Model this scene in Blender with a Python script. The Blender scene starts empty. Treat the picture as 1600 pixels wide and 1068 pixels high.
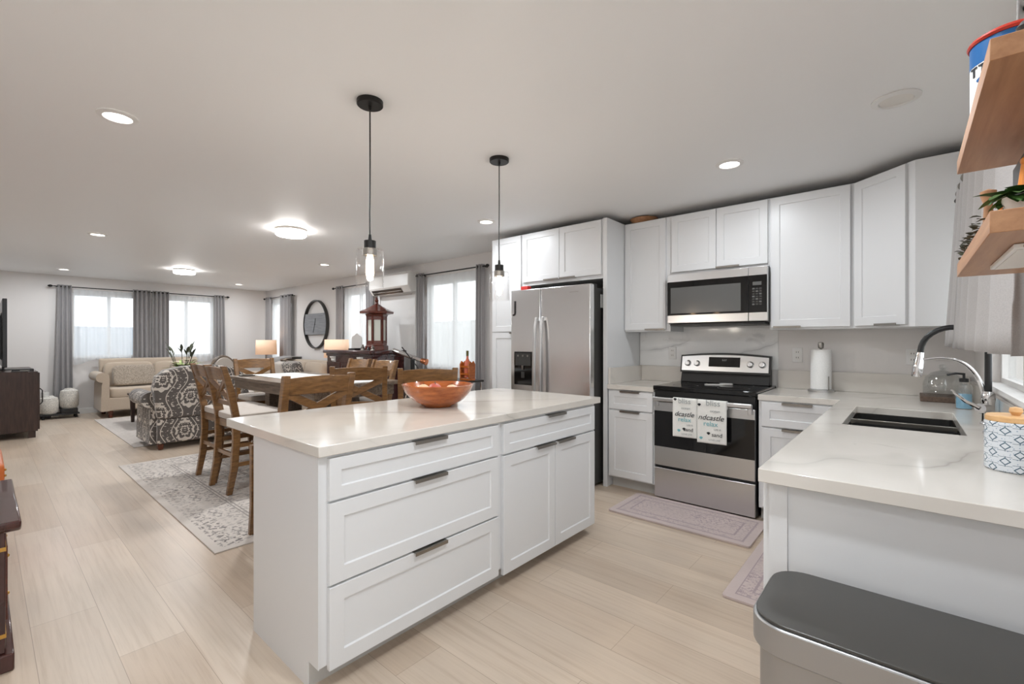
import bpy, bmesh, math, random
from mathutils import Matrix, Vector
random.seed(7)
PI = math.pi
SC = bpy.context.scene
COL = SC.collection
CEIL = 2.46
WALL_X = 4.31      # wall behind the range and along the living room
WALL_B = 11.25     # far wall
WALL_F = -0.33     # wall behind the sink

# ------------------------------------------------------------------ camera, world, exposure
cam_d = bpy.data.cameras.new('camera'); cam = bpy.data.objects.new('camera', cam_d); COL.objects.link(cam)
cam.location = (0, 0, 1.29)
cam.rotation_euler = (PI / 2, 0, math.radians(40.87 - 90))
cam_d.sensor_width = 36.0; cam_d.lens = 36.0 * 716.5 / 1600; cam_d.clip_start = 0.02
SC.camera = cam
SC.view_settings.view_transform = 'Standard'; SC.view_settings.look = 'None'
SC.view_settings.gamma = 1.0; SC.view_settings.use_curve_mapping = False
SC.view_settings.exposure = 0.14
world = bpy.data.worlds.new('world'); SC.world = world; world.use_nodes = True
wb = world.node_tree.nodes['Background']; wb.inputs[0].default_value = (0.93, 0.97, 1.0, 1); wb.inputs[1].default_value = 2.4
CAN_W = 17.0        # watts of one recessed downlight
FLUSH_W = 24.0     # watts of one flush-mount fixture

def area(name, loc, rot, sx, sy, power, color, parent=None, shape='RECTANGLE', portal=False, spread=None):
    d = bpy.data.lights.new(name, 'AREA'); d.shape = shape; d.size = sx; d.size_y = sy; d.energy = power; d.color = color
    if spread: d.spread = spread
    o = bpy.data.objects.new(name, d); COL.objects.link(o); o.location = loc; o.rotation_euler = rot
    if portal: d.cycles.is_portal = True
    if parent: o.parent = parent
    return o

# ------------------------------------------------------------------ node helper and materials
def lin(r, g, b):
    f = lambda c: (c / 255 / 12.92) if c / 255 <= 0.04045 else ((c / 255 + 0.055) / 1.055) ** 2.4
    return (f(r), f(g), f(b), 1)

class NT:
    def __init__(s, name):
        s.m = bpy.data.materials.new(name); s.m.use_nodes = True; s.t = s.m.node_tree
        s.b = s.t.nodes['Principled BSDF']; s.out = s.t.nodes['Material Output']
    def n(s, typ, **kw):
        nd = s.t.nodes.new(typ)
        for k, v in kw.items(): setattr(nd, k, v)
        return nd
    def put(s, sock, v):
        if isinstance(v, bpy.types.NodeSocket): s.t.links.new(v, sock)
        elif v is not None: sock.default_value = v
    def math(s, op, a, b=None, c=None):
        nd = s.n('ShaderNodeMath', operation=op)
        for i, v in enumerate((a, b, c)):
            if v is not None: s.put(nd.inputs[i], v)
        return nd.outputs[0]
    def obj(s): return s.n('ShaderNodeTexCoord').outputs['Object']
    def sep(s, v):
        nd = s.n('ShaderNodeSeparateXYZ'); s.put(nd.inputs[0], v); return nd.outputs
    def comb(s, x, y, z):
        nd = s.n('ShaderNodeCombineXYZ')
        for i, v in enumerate((x, y, z)): s.put(nd.inputs[i], v)
        return nd.outputs[0]
    def mapp(s, v, scale=(1, 1, 1), loc=(0, 0, 0), rot=(0, 0, 0)):
        nd = s.n('ShaderNodeMapping'); s.put(nd.inputs[0], v)
        nd.inputs['Scale'].default_value = scale; nd.inputs['Location'].default_value = loc; nd.inputs['Rotation'].default_value = rot
        return nd.outputs[0]
    def noise(s, v, scale=5, detail=3, rough=0.5, dist=0.0):
        nd = s.n('ShaderNodeTexNoise'); s.put(nd.inputs['Vector'], v)
        nd.inputs['Scale'].default_value = scale; nd.inputs['Detail'].default_value = detail
        nd.inputs['Roughness'].default_value = rough; nd.inputs['Distortion'].default_value = dist
        return nd.outputs[0]
    def ramp(s, f, stops, interp='LINEAR'):
        nd = s.n('ShaderNodeValToRGB'); s.put(nd.inputs[0], f); cr = nd.color_ramp; cr.interpolation = interp
        while len(cr.elements) < len(stops): cr.elements.new(0.5)
        for e, (p, c) in zip(cr.elements, stops):
            e.position = p; e.color = c if len(c) == 4 else (*c, 1)
        return nd.outputs[0]
    def mix(s, f, a, b, typ='MIX'):
        nd = s.n('ShaderNodeMix', data_type='RGBA', blend_type=typ)
        s.put(nd.inputs[0], f); s.put(nd.inputs[6], a); s.put(nd.inputs[7], b); return nd.outputs[2]
    def bump(s, h, strength=0.2, dist=0.01):
        nd = s.n('ShaderNodeBump'); s.put(nd.inputs['Height'], h)
        nd.inputs['Strength'].default_value = strength; nd.inputs['Distance'].default_value = dist
        s.t.links.new(nd.outputs[0], s.b.inputs['Normal'])
    def base(s, c): s.put(s.b.inputs['Base Color'], c)
    def set(s, **kw):
        for k, v in kw.items(): s.put(s.b.inputs[k.replace('_', ' ')], v)
        return s.m

def plain(name, rgb, rough=0.5, metal=0.0, **kw):
    t = NT(name); t.base(lin(*rgb)); return t.set(Roughness=rough, Metallic=metal, **kw)

def wood(name, c1, c2, rough=0.4, axis=(3, 40, 40), scale=1.0, coat=0.0):
    t = NT(name); v = t.mapp(t.obj(), scale=axis)
    g = t.noise(v, 1.6 * scale, 5, 0.6, 0.4)
    t.base(t.ramp(g, [(0.3, lin(*c1)), (0.7, lin(*c2))])); t.bump(g, 0.06, 0.004)
    return t.set(Roughness=rough, Coat_Weight=coat)

def brushed(name, rgb, rough=0.28, axis=(1, 1, 120), amt=0.1):
    t = NT(name); g = t.noise(t.mapp(t.obj(), scale=axis), 3, 3)
    t.base(lin(*rgb)); r = t.math('MULTIPLY_ADD', g, amt, rough - amt / 2)
    return t.set(Roughness=r, Metallic=1.0, Anisotropic=0.3)

def fabric(name, rgb, rough=0.9, scale=500, amt=0.12, sheen=0.2):
    t = NT(name); g = t.noise(t.obj(), scale, 2); c = lin(*rgb)
    d = tuple(x * (1 - amt) for x in c[:3]) + (1,); l = tuple(min(1, x * (1 + amt)) for x in c[:3]) + (1,)
    t.base(t.ramp(g, [(0.35, d), (0.65, l)])); t.bump(g, 0.15, 0.002)
    return t.set(Roughness=rough, Sheen_Weight=sheen)

def thin_glass(name, tint=(1, 1, 1, 1), gloss=0.9, k=0.6, c=0.045):
    t = NT(name); t.t.nodes.remove(t.b)
    tr = t.n('ShaderNodeBsdfTransparent'); tr.inputs[0].default_value = tint
    gl = t.n('ShaderNodeBsdfGlossy'); gl.inputs[0].default_value = (gloss, gloss, gloss, 1); gl.inputs['Roughness'].default_value = 0.02
    lw = t.n('ShaderNodeLayerWeight'); lw.inputs[0].default_value = 0.25
    f = t.math('MULTIPLY_ADD', t.math('POWER', lw.outputs['Facing'], 2.2), k, c)
    mx = t.n('ShaderNodeMixShader'); t.t.links.new(f, mx.inputs[0]); t.t.links.new(tr.outputs[0], mx.inputs[1]); t.t.links.new(gl.outputs[0], mx.inputs[2])
    t.t.links.new(mx.outputs[0], t.out.inputs[0]); return t.m

def sheer_mat(name, open_=0.35):
    t = NT(name); t.t.nodes.remove(t.b)
    tr = t.n('ShaderNodeBsdfTransparent')
    tl = t.n('ShaderNodeBsdfTranslucent'); tl.inputs[0].default_value = (0.9, 0.92, 0.94, 1)
    df = t.n('ShaderNodeBsdfDiffuse'); df.inputs[0].default_value = (0.85, 0.87, 0.89, 1)
    m1 = t.n('ShaderNodeMixShader'); m1.inputs[0].default_value = 0.4
    t.t.links.new(tl.outputs[0], m1.inputs[1]); t.t.links.new(df.outputs[0], m1.inputs[2])
    m2 = t.n('ShaderNodeMixShader'); m2.inputs[0].default_value = 1 - open_
    t.t.links.new(tr.outputs[0], m2.inputs[1]); t.t.links.new(m1.outputs[0], m2.inputs[2])
    t.t.links.new(m2.outputs[0], t.out.inputs[0]); return t.m

def glow(name, rgb, strength):
    t = NT(name); t.base((0.9, 0.9, 0.9, 1)); t.b.inputs['Emission Color'].default_value = lin(*rgb); t.b.inputs['Emission Strength'].default_value = strength
    return t.m

def floor_mat():
    t = NT('oak_plank'); o = t.sep(t.obj())
    v = t.comb(o[1], t.math('ADD', o[0], -0.368 + 0.226 * 20), 0.0)
    br = t.n('ShaderNodeTexBrick'); t.put(br.inputs['Vector'], v); br.offset = 0.37; br.offset_frequency = 2
    br.inputs['Scale'].default_value = 1; br.inputs['Brick Width'].default_value = 1.5; br.inputs['Row Height'].default_value = 0.226
    br.inputs['Mortar Size'].default_value = 0.0014; br.inputs['Mortar Smooth'].default_value = 0.4
    br.inputs['Color1'].default_value = lin(197, 179, 160); br.inputs['Color2'].default_value = lin(209, 194, 177); br.inputs['Mortar'].default_value = lin(168, 150, 132)
    row = t.math('FLOOR', t.math('DIVIDE', t.math('ADD', o[0], 4.152), 0.226))
    gv = t.comb(t.math('MULTIPLY', o[0], 34.0), t.math('MULTIPLY', o[1], 1.1), t.math('MULTIPLY', row, 3.7))
    g = t.noise(gv, 1.5, 6, 0.65, 0.35)
    big = t.noise(t.comb(t.math('MULTIPLY', o[0], 3.0), t.math('MULTIPLY', o[1], 0.8), row), 1.2, 3)
    gc = t.ramp(g, [(0.3, (0.86, 0.82, 0.78)), (0.5, (0.98, 0.97, 0.96)), (0.75, (1.05, 1.05, 1.05))])
    bc = t.ramp(big, [(0.3, (0.92, 0.92, 0.92)), (0.7, (1.06, 1.05, 1.04))])
    t.base(t.mix(1.0, t.mix(1.0, br.outputs[0], gc, 'MULTIPLY'), bc, 'MULTIPLY')); t.bump(g, 0.05, 0.003)
    return t.set(Roughness=t.math('MULTIPLY_ADD', g, 0.15, 0.27))

def quartz(name, vein=(176, 172, 165), seed=0.0, w=0.010, amount=0.85, c0=(213, 208, 200), c1=(222, 217, 210)):
    t = NT(name); v = t.mapp(t.obj(), loc=(seed, seed * 1.7, 0), scale=(1.0, 1.25, 1.6), rot=(0, 0, 0.5))
    s = t.sep(v); warp = t.noise(v, 1.3, 3, 0.5, 0.3)
    run = t.math('ADD', t.math('ADD', t.math('MULTIPLY_ADD', s[0], 0.55, 20.3), t.math('MULTIPLY', s[1], 1.15)), t.math('ADD', t.math('MULTIPLY', warp, 0.9), t.math('MULTIPLY', s[2], 1.3)))
    r = t.math('MULTIPLY', t.math('ABSOLUTE', t.math('SUBTRACT', t.math('MODULO', run, 0.8), 0.4)), 0.5)
    fade = t.ramp(t.noise(t.obj(), 2.2, 2), [(0.40, (0, 0, 0)), (0.60, (1, 1, 1))])
    line = t.ramp(r, [(0.0, (1, 1, 1)), (w * 0.5, (0.45, 0.45, 0.45)), (w * 3.5, (0, 0, 0))])
    cloud = t.ramp(t.noise(v, 5.0, 4, 0.6, 0.8), [(0.60, (0, 0, 0)), (0.72, (0.5, 0.5, 0.5))])
    soft = t.ramp(t.noise(v, 2.0, 3), [(0.35, lin(*c0)), (0.65, lin(*c1))])
    f = t.math('MAXIMUM', t.math('MULTIPLY', t.math('MULTIPLY', line, fade), amount), t.math('MULTIPLY', t.math('MULTIPLY', cloud, fade), amount * 0.8))
    t.base(t.mix(f, soft, lin(*vein))); return t.set(Roughness=0.11)

def damask():
    t = NT('damask_upholstery'); o = t.sep(t.obj())
    u = t.math('ADD', o[0], t.math('MULTIPLY', o[1], 1.0)); vv = o[2]
    colm = t.math('FLOOR', t.math('DIVIDE', t.math('ADD', u, 20.0), 0.30))
    v = t.math('ADD', vv, t.math('MULTIPLY', colm, 0.21))
    uu = t.math('PINGPONG', t.math('ADD', u, 20.15), 0.15)          # 0 on the axis of a motif
    vm = t.math('MODULO', t.math('ADD', v, 42.0), 0.42)
    q = t.comb(uu, vm, 0.0)
    n1 = t.noise(q, 24, 2.0, 0.5, 1.0)
    sc = t.math('MULTIPLY', t.math('SINE', t.math('MULTIPLY', t.math('ARCTAN2', uu, t.math('SUBTRACT', vm, 0.20)), 9.0)), 0.006)
    def radial(cv, k): 
        d = t.math('SUBTRACT', vm, cv); return t.math('ADD', t.math('SQRT', t.math('ADD', t.math('MULTIPLY', uu, uu), t.math('MULTIPLY', t.math('MULTIPLY', d, d), k))), sc)
    d1 = radial(0.20, 0.55); d2 = radial(0.09, 1.0)
    band = lambda d, a, b: t.math('MULTIPLY', t.math('GREATER_THAN', d, a), t.math('LESS_THAN', d, b))
    cres = t.math('MULTIPLY', band(d1, 0.075, 0.098), t.math('GREATER_THAN', n1, 0.36))
    petal = band(d1, 0.034, 0.046); flower = t.math('MULTIPLY', t.math('LESS_THAN', d2, 0.036), t.math('GREATER_THAN', d2, 0.014))
    og = t.math('ABSOLUTE', t.math('SUBTRACT', uu, t.math('MULTIPLY_ADD', t.math('COSINE', t.math('MULTIPLY', t.math('SUBTRACT', vm, 0.20), 2 * PI / 0.42)), 0.040, 0.095)))
    ogee = t.math('LESS_THAN', og, 0.0045)
    leafy = t.math('MULTIPLY', t.math('GREATER_THAN', n1, 0.61), t.math('GREATER_THAN', d1, 0.10))
    n2 = t.noise(q, 70, 0, 0.5); dots = t.math('MULTIPLY', t.math('GREATER_THAN', n2, 0.66), t.math('LESS_THAN', d1, 0.075))
    f = cres
    for z in (petal, flower, ogee, leafy, dots): f = t.math('MAXIMUM', f, z)
    t.base(t.mix(f, lin(92, 86, 82), lin(204, 196, 186)))
    return t.set(Roughness=0.85, Sheen_Weight=0.2)

def rug_mat(name, hx, hy, base, ink, scale=16, borders=(0.34, 0.40), ink_amt=0.75, tile=0.6):
    t = NT(name); ob = t.obj(); o = t.sep(ob)
    q = t.comb(t.math('PINGPONG', t.math('ADD', o[0], 20.0), tile / 2), t.math('PINGPONG', t.math('ADD', o[1], 20.0), tile / 2), 0.0)
    n1 = t.noise(q, scale, 3, 0.6, 0.8)
    wear = t.noise(ob, 2.4, 5, 0.65); fine = t.noise(ob, 120, 2)
    m = t.ramp(n1, [(0.50, (0, 0, 0)), (0.58, (1, 1, 1))])
    f = t.math('MULTIPLY', t.math('MULTIPLY', m, t.ramp(wear, [(0.35, (0.15, 0.15, 0.15)), (0.62, (1, 1, 1))])), ink_amt)
    dx = t.math('SUBTRACT', hx, t.math('ABSOLUTE', o[0])); dy = t.math('SUBTRACT', hy, t.math('ABSOLUTE', o[1])); d = t.math('MINIMUM', dx, dy)
    for b in borders:
        f = t.math('MAXIMUM', f, t.math('MULTIPLY', t.math('LESS_THAN', t.math('ABSOLUTE', t.math('SUBTRACT', d, b)), 0.006), 0.65))
    f = t.math('MULTIPLY', f, t.math('GREATER_THAN', d, min(0.05, hx * 0.15)))
    f = t.math('MULTIPLY', f, t.math('MULTIPLY_ADD', fine, 0.8, 0.55))
    c = t.mix(f, t.ramp(wear, [(0.3, tuple(x * 0.88 for x in lin(*base)[:3])), (0.7, lin(*base))]), lin(*ink))
    t.base(c); t.bump(fine, 0.3, 0.003); return t.set(Roughness=0.95, Sheen_Weight=0.15)

def tile_mat():
    t = NT('patterned_ceramic'); o = t.sep(t.obj())
    u = t.math('ADD', t.math('MULTIPLY', t.math('ARCTAN2', o[1], o[0]), 0.06875), 10.08); v = t.math('ADD', o[2], 10.0)
    PU, PV = 0.061714, 0.044
    def cell(ou, ov):
        du = t.math('ABSOLUTE', t.math('SUBTRACT', t.math('MODULO', t.math('ADD', u, ou), PU), PU / 2)); dv = t.math('ABSOLUTE', t.math('SUBTRACT', t.math('MODULO', t.math('ADD', v, ov), PV), PV / 2)); return du, dv
    lines, inner = None, None
    for ou, ov in ((0, 0), (PU / 2, PV / 2)):
        du, dv = cell(ou, ov)
        m = t.math('ADD', t.math('DIVIDE', du, 0.0125), t.math('DIVIDE', dv, 0.0105))
        ring = t.math('MULTIPLY', t.math('GREATER_THAN', m, 0.76), t.math('LESS_THAN', m, 1.08))
        stem = t.math('MULTIPLY', t.math('LESS_THAN', du, 0.0008), t.math('GREATER_THAN', m, 0.9))
        stem = t.math('MULTIPLY', stem, t.math('LESS_THAN', dv, PV / 4 + 0.004))
        bar = t.math('MULTIPLY', t.math('LESS_THAN', t.math('ABSOLUTE', t.math('SUBTRACT', dv, PV / 4 + 0.002)), 0.0006), t.math('LESS_THAN', du, PU / 4))
        l = t.math('MAXIMUM', t.math('MAXIMUM', ring, stem), bar); i = t.math('LESS_THAN', m, 0.85)
        lines = l if lines is None else t.math('MAXIMUM', lines, l); inner = i if inner is None else t.math('MAXIMUM', inner, i)
    v2 = t.n('ShaderNodeTexVoronoi'); t.put(v2.inputs['Vector'], t.comb(u, v, 0.0)); v2.inputs['Scale'].default_value = 150; v2.inputs['Randomness'].default_value = 0.7
    d = t.math('MULTIPLY', t.ramp(v2.outputs['Distance'], [(0.22, (1, 1, 1)), (0.30, (0, 0, 0))]), t.math('SUBTRACT', 1.0, inner))
    c = t.mix(t.math('MULTIPLY', d, 0.7), lin(216, 221, 226), lin(112, 140, 170)); c = t.mix(lines, c, lin(70, 96, 112))
    t.base(c); return t.set(Roughness=0.2)

def wall_mat(name, rgb, rough=0.6):
    t = NT(name); g = t.noise(t.obj(), 140, 3); t.base(lin(*rgb)); t.bump(g, 0.06, 0.002); return t.set(Roughness=rough)

M = dict(
    wall=wall_mat('wall_paint', (226, 222, 219)), ceil=wall_mat('ceiling_paint', (240, 240, 240), 0.5),
    trim=plain('white_trim', (232, 231, 229), 0.4), floor=floor_mat(),
    cab=plain('white_cabinet', (224, 225, 226), 0.34), toe=plain('grey_toe_kick', (196, 194, 190), 0.5),
    nickel=brushed('brushed_nickel', (150, 146, 140), 0.32, (60, 60, 2)),
    steel=brushed('stainless', (206, 206, 206), 0.3, (1, 1, 160)), steelv=brushed('stainless_door', (226, 227, 228), 0.22, (160, 160, 1), 0.06),
    chrome=plain('chrome', (225, 225, 226), 0.06, 1.0), black=plain('black_plastic', (24, 24, 25), 0.35),
    blackglass=plain('black_glass', (14, 14, 15), 0.06), blackmetal=plain('black_metal', (34, 32, 31), 0.4, 0.4),
    darkgrey=plain('dark_grey_panel', (52, 51, 49), 0.45), greyscreen=plain('oven_window', (96, 96, 95), 0.16),
    quartz=quartz('quartz_top', seed=0.0), quartz2=quartz('quartz_peninsula', seed=3.1), slab=quartz('marble_slab', (168, 168, 168), 5.3, 0.012, 0.8, (236, 236, 235), (243, 243, 242)),
    sink=plain('black_sink', (26, 26, 25), 0.42),
    glass=thin_glass('clear_glass'), dome=thin_glass('dome_glass', (.96, .97, .97, 1), 0.95, 0.75, 0.10), pane=thin_glass('window_glass', gloss=0.5), sheer=sheer_mat('sheer_voile'),
    curtain=fabric('grey_drape', (152, 149, 149), 0.85, 300, 0.08), curtain2=fabric('light_grey_curtain', (172, 168, 166), 0.85, 300, 0.06),
    lens=glow('lamp_lens', (255, 246, 236), 7.0), lensoff=plain('unlit_lens', (226, 222, 216), 0.4),
    bulb=glow('filament_bulb', (255, 214, 170), 9.0), drum=glow('fixture_diffuser', (255, 250, 246), 24.0),
    shade=None,
    chairwood=wood('brown_chair_wood', (94, 64, 36), (142, 104, 62), 0.28, (8, 8, 40), 1.0, 0.3),
    tablewood=wood('weathered_table_wood', (84, 70, 58), (140, 124, 108), 0.3, (40, 3, 40), 1.0),
    seat=fabric('cream_seat_fabric', (192, 183, 174), 0.9, 400, 0.05), nail=plain('nailhead', (178, 170, 158), 0.3, 1.0),
    beige=fabric('beige_upholstery', (184, 168, 150), 0.9, 350, 0.08), beige2=fabric('greige_pillow', (158, 146, 132), 0.9, 60, 0.3),
    grey=fabric('grey_throw', (150, 148, 147), 0.95, 200, 0.1), damask=damask(),
    darkwood=wood('espresso_wood', (44, 30, 26), (70, 50, 42), 0.35, (30, 30, 3), 1.0), footwood=wood('mahogany_foot', (66, 30, 16), (104, 52, 28), 0.3),
    cherry=wood('dark_cherry', (48, 22, 22), (74, 36, 32), 0.16, (20, 20, 3), 1.0, 0.4), rosewood=wood('rosewood', (72, 28, 18), (112, 48, 30), 0.28, (3, 30, 30), 1.0, 0.3),
    brass=plain('brass', (198, 156, 84), 0.3, 1.0), bowlwood=wood('turned_bowl_wood', (134, 64, 20), (196, 108, 42), 0.2, (6, 6, 26), 1.0, 0.5),
    shelf=wood('oak_shelf', (156, 110, 76), (188, 142, 104), 0.45, (2, 24, 30), 1.0), leather=plain('orange_leather', (196, 104, 52), 0.4),
    white=plain('white_ceramic', (232, 230, 226), 0.35), paper=fabric('paper_towel_paper', (238, 238, 236), 0.95, 120, 0.03),
    leaf=plain('leaf_green', (60, 92, 40), 0.5), leaf2=plain('leaf_light', (128, 150, 74), 0.5), petal=plain('cream_petal', (236, 226, 208), 0.6), stemp=plain('dark_bud', (58, 62, 44), 0.5),
    trash=plain('trash_steel', (166, 166, 166), 0.36, 0.75), lid=plain('charcoal_lid', (72, 71, 68), 0.28, 0.2),
    blue=plain('tin_blue', (18, 88, 146), 0.35), red=plain('tin_red', (172, 42, 26), 0.35), tin=plain('tin_white', (226, 226, 224), 0.35), ink=plain('black_ink', (40, 40, 44), 0.8),
    teal=plain('teal_ink', (120, 182, 190), 0.8), greyink=plain('grey_ink', (168, 172, 172), 0.8), towel=fabric('towel_cotton', (234, 234, 230), 0.95, 300, 0.04),
    soap=plain('blue_soap', (126, 178, 206), 0.1), tile=tile_mat(), lidwood=wood('beech_lid', (206, 160, 108), (226, 184, 132), 0.4),
    board=wood('dark_board', (78, 62, 52), (108, 88, 74), 0.5), wicker=fabric('white_wicker', (216, 212, 204), 0.9, 90, 0.25, 0), screen=plain('tv_black', (16, 17, 19), 0.25),
    foil=plain('olive_foil', (104, 96, 52), 0.4, 0.5), amber=plain('rose_wine', (206, 110, 84), 0.1), copper=plain('copper', (198, 128, 92), 0.25, 1.0), fence=plain('fence_grey', (186, 194, 204), 0.8), ground=plain('yard_ground', (178, 178, 168), 0.9),
    shrub=plain('shrub_green', (128, 152, 118), 0.9), fruit=plain('red_fruit', (186, 88, 70), 0.45), fruit2=plain('cream_fruit', (226, 196, 160), 0.5), orangefig=plain('orange_figure', (208, 128, 48), 0.45),
    apron=plain('red_item', (206, 50, 44), 0.5), rice=plain('shoji_paper', (222, 224, 214), 0.8),
)
def shade_mat():
    t = NT('lamp_shade_linen'); t.base(lin(232, 206, 182)); t.b.inputs['Emission Color'].default_value = lin(255, 196, 150); t.b.inputs['Emission Strength'].default_value = 0.32
    return t.set(Roughness=0.9)
M['shade'] = shade_mat()
M['rug'] = rug_mat('distressed_rug', 1.22, 1.50, (214, 206, 198), (98, 92, 90), 30, (0.36, 0.385, 0.74, 0.76), 0.95, 0.5)
M['rug2'] = rug_mat('pale_living_rug', 1.02, 1.52, (198, 190, 183), (150, 142, 136), 18, (0.04,), 0.5)
M['mat'] = rug_mat('mauve_mat', 0.25, 0.49, (198, 182, 178), (138, 122, 130), 55, (0.05, 0.12), 0.75, 0.24)
M['mat2'] = rug_mat('mauve_mat_sink', 0.51, 0.225, (198, 182, 178), (138, 122, 130), 55, (0.05, 0.12), 0.75, 0.24)
# ------------------------------------------------------------------ geometry helpers
class MB:
    """collects shapes in local coordinates; .obj() links them as one mesh object"""
    def __init__(s): s.bm = bmesh.new()
    def box(s, x0, x1, y0, y1, z0, z1):
        v = [s.bm.verts.new(p) for p in ((x0, y0, z0), (x1, y0, z0), (x1, y1, z0), (x0, y1, z0), (x0, y0, z1), (x1, y0, z1), (x1, y1, z1), (x0, y1, z1))]
        for f in ((0, 3, 2, 1), (4, 5, 6, 7), (0, 1, 5, 4), (1, 2, 6, 5), (2, 3, 7, 6), (3, 0, 4, 7)): s.bm.faces.new([v[i] for i in f])
        return s
    def hexa(s, b, t):
        v = [s.bm.verts.new(p) for p in list(b) + list(t)]
        for f in ((0, 3, 2, 1), (4, 5, 6, 7), (0, 1, 5, 4), (1, 2, 6, 5), (2, 3, 7, 6), (3, 0, 4, 7)): s.bm.faces.new([v[i] for i in f])
        return s
    def beam(s, p0, p1, w, h, up=(0, 0, 1)):
        p0, p1 = Vector(p0), Vector(p1); d = (p1 - p0).normalized(); u = Vector(up)
        if abs(d.dot(u)) > 0.98: u = Vector((0, 1, 0))
        a = d.cross(u).normalized() * (w / 2); b = a.cross(d).normalized() * (h / 2)
        return s.hexa([p0 - a - b, p0 + a - b, p0 + a + b, p0 - a + b], [p1 - a - b, p1 + a - b, p1 + a + b, p1 - a + b])
    def loft(s, secs, closed=True, caps=True):
        rings = [[s.bm.verts.new(p) for p in sec] for sec in secs]; n = len(rings[0])
        for a, b in zip(rings, rings[1:]):
            for i in range(n if closed else n - 1):
                j = (i + 1) % n; s.bm.faces.new((a[i], a[j], b[j], b[i]))
        if caps and closed:
            s.bm.faces.new(rings[0][::-1]); s.bm.faces.new(rings[-1])
        return s
    def tube(s, pts, r, n=10, caps=True):
        pts = [Vector(p) for p in pts]; secs = []; ref = None
        for i, p in enumerate(pts):
            d = (pts[min(i + 1, len(pts) - 1)] - pts[max(i - 1, 0)]).normalized()
            if ref is None: ref = Vector((0, 0, 1)) if abs(d.z) < 0.9 else Vector((1, 0, 0))
            a = d.cross(ref).normalized(); b = a.cross(d).normalized(); ref = b
            rr = r[i] if isinstance(r, (list, tuple)) else r
            secs.append([p + (a * math.cos(2 * PI * k / n) + b * math.sin(2 * PI * k / n)) * rr for k in range(n)])
        return s.loft(secs, True, caps)
    def cyl(s, p0, p1, r0, r1=None, n=24): return s.tube([p0, p1], [r0, r0 if r1 is None else r1], n)
    def lathe(s, prof, c=(0, 0, 0), n=32, closed_profile=False):
        secs = []
        for r, z in prof:
            secs.append([s.bm.verts.new((c[0] + r * math.cos(2 * PI * k / n), c[1] + r * math.sin(2 * PI * k / n), c[2] + z)) for k in range(n)])
        m = len(secs)
        for i in range(m if closed_profile else m - 1):
            a, b = secs[i], secs[(i + 1) % m]
            for k in range(n): s.bm.faces.new((a[k], a[(k + 1) % n], b[(k + 1) % n], b[k]))
        return s
    def prism(s, poly, axis, a0, a1):
        f = {'x': lambda p, a: (a, p[0], p[1]), 'y': lambda p, a: (p[0], a, p[1]), 'z': lambda p, a: (p[0], p[1], a)}[axis]
        return s.loft([[f(p, a0) for p in poly], [f(p, a1) for p in poly]])
    def soft(s, c, h, e=0.35, nu=24, nv=14, rot=None):
        """rounded cushion: superellipsoid of half sizes h; e small = boxier"""
        pw = lambda x: math.copysign(abs(x) ** e, x); rows = []
        R = rot or Matrix.Identity(3); c = Vector(c)
        for j in range(nv + 1):
            ph = -PI / 2 + PI * j / nv
            rows.append([c + R @ Vector((h[0] * pw(math.cos(ph)) * pw(math.cos(2 * PI * i / nu)), h[1] * pw(math.cos(ph)) * pw(math.sin(2 * PI * i / nu)), h[2] * pw(math.sin(ph)))) for i in range(nu)])
        return s.loft(rows)
    def sphere(s, c, r, n=16, h=None): return s.soft(c, h or (r, r, r), 1.0, n, max(6, n // 2))
    def grid(s, fn, nu, nv):
        g = [[s.bm.verts.new(fn(i / nu, j / nv)) for i in range(nu + 1)] for j in range(nv + 1)]
        for j in range(nv):
            for i in range(nu): s.bm.faces.new((g[j][i], g[j][i + 1], g[j + 1][i + 1], g[j + 1][i]))
        return s
    def xf(s, mat): bmesh.ops.transform(s.bm, matrix=mat, verts=s.bm.verts); return s
    def obj(s, name, mat, parent=None, bevel=0.0, solid=0.0, loc=None, sub=0, ang=35, seg=2):
        bmesh.ops.remove_doubles(s.bm, verts=s.bm.verts, dist=1e-6)
        bmesh.ops.recalc_face_normals(s.bm, faces=s.bm.faces)
        me = bpy.data.meshes.new(name); s.bm.to_mesh(me); s.bm.free()
        me.materials.append(M[mat] if isinstance(mat, str) else mat)
        for p in me.polygons: p.use_smooth = True
        me.set_sharp_from_angle(angle=math.radians(ang))
        o = bpy.data.objects.new(name, me); COL.objects.link(o)
        if parent: o.parent = parent
        if loc: o.location = loc
        if solid:
            m = o.modifiers.new('solidify', 'SOLIDIFY'); m.thickness = solid; m.offset = 0
        if bevel:
            m = o.modifiers.new('bevel', 'BEVEL'); m.width = bevel; m.segments = seg; m.limit_method = 'ANGLE'; m.angle_limit = math.radians(40); m.harden_normals = False
        if sub:
            m = o.modifiers.new('subsurf', 'SUBSURF'); m.levels = sub; m.render_levels = sub
        return o

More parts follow.
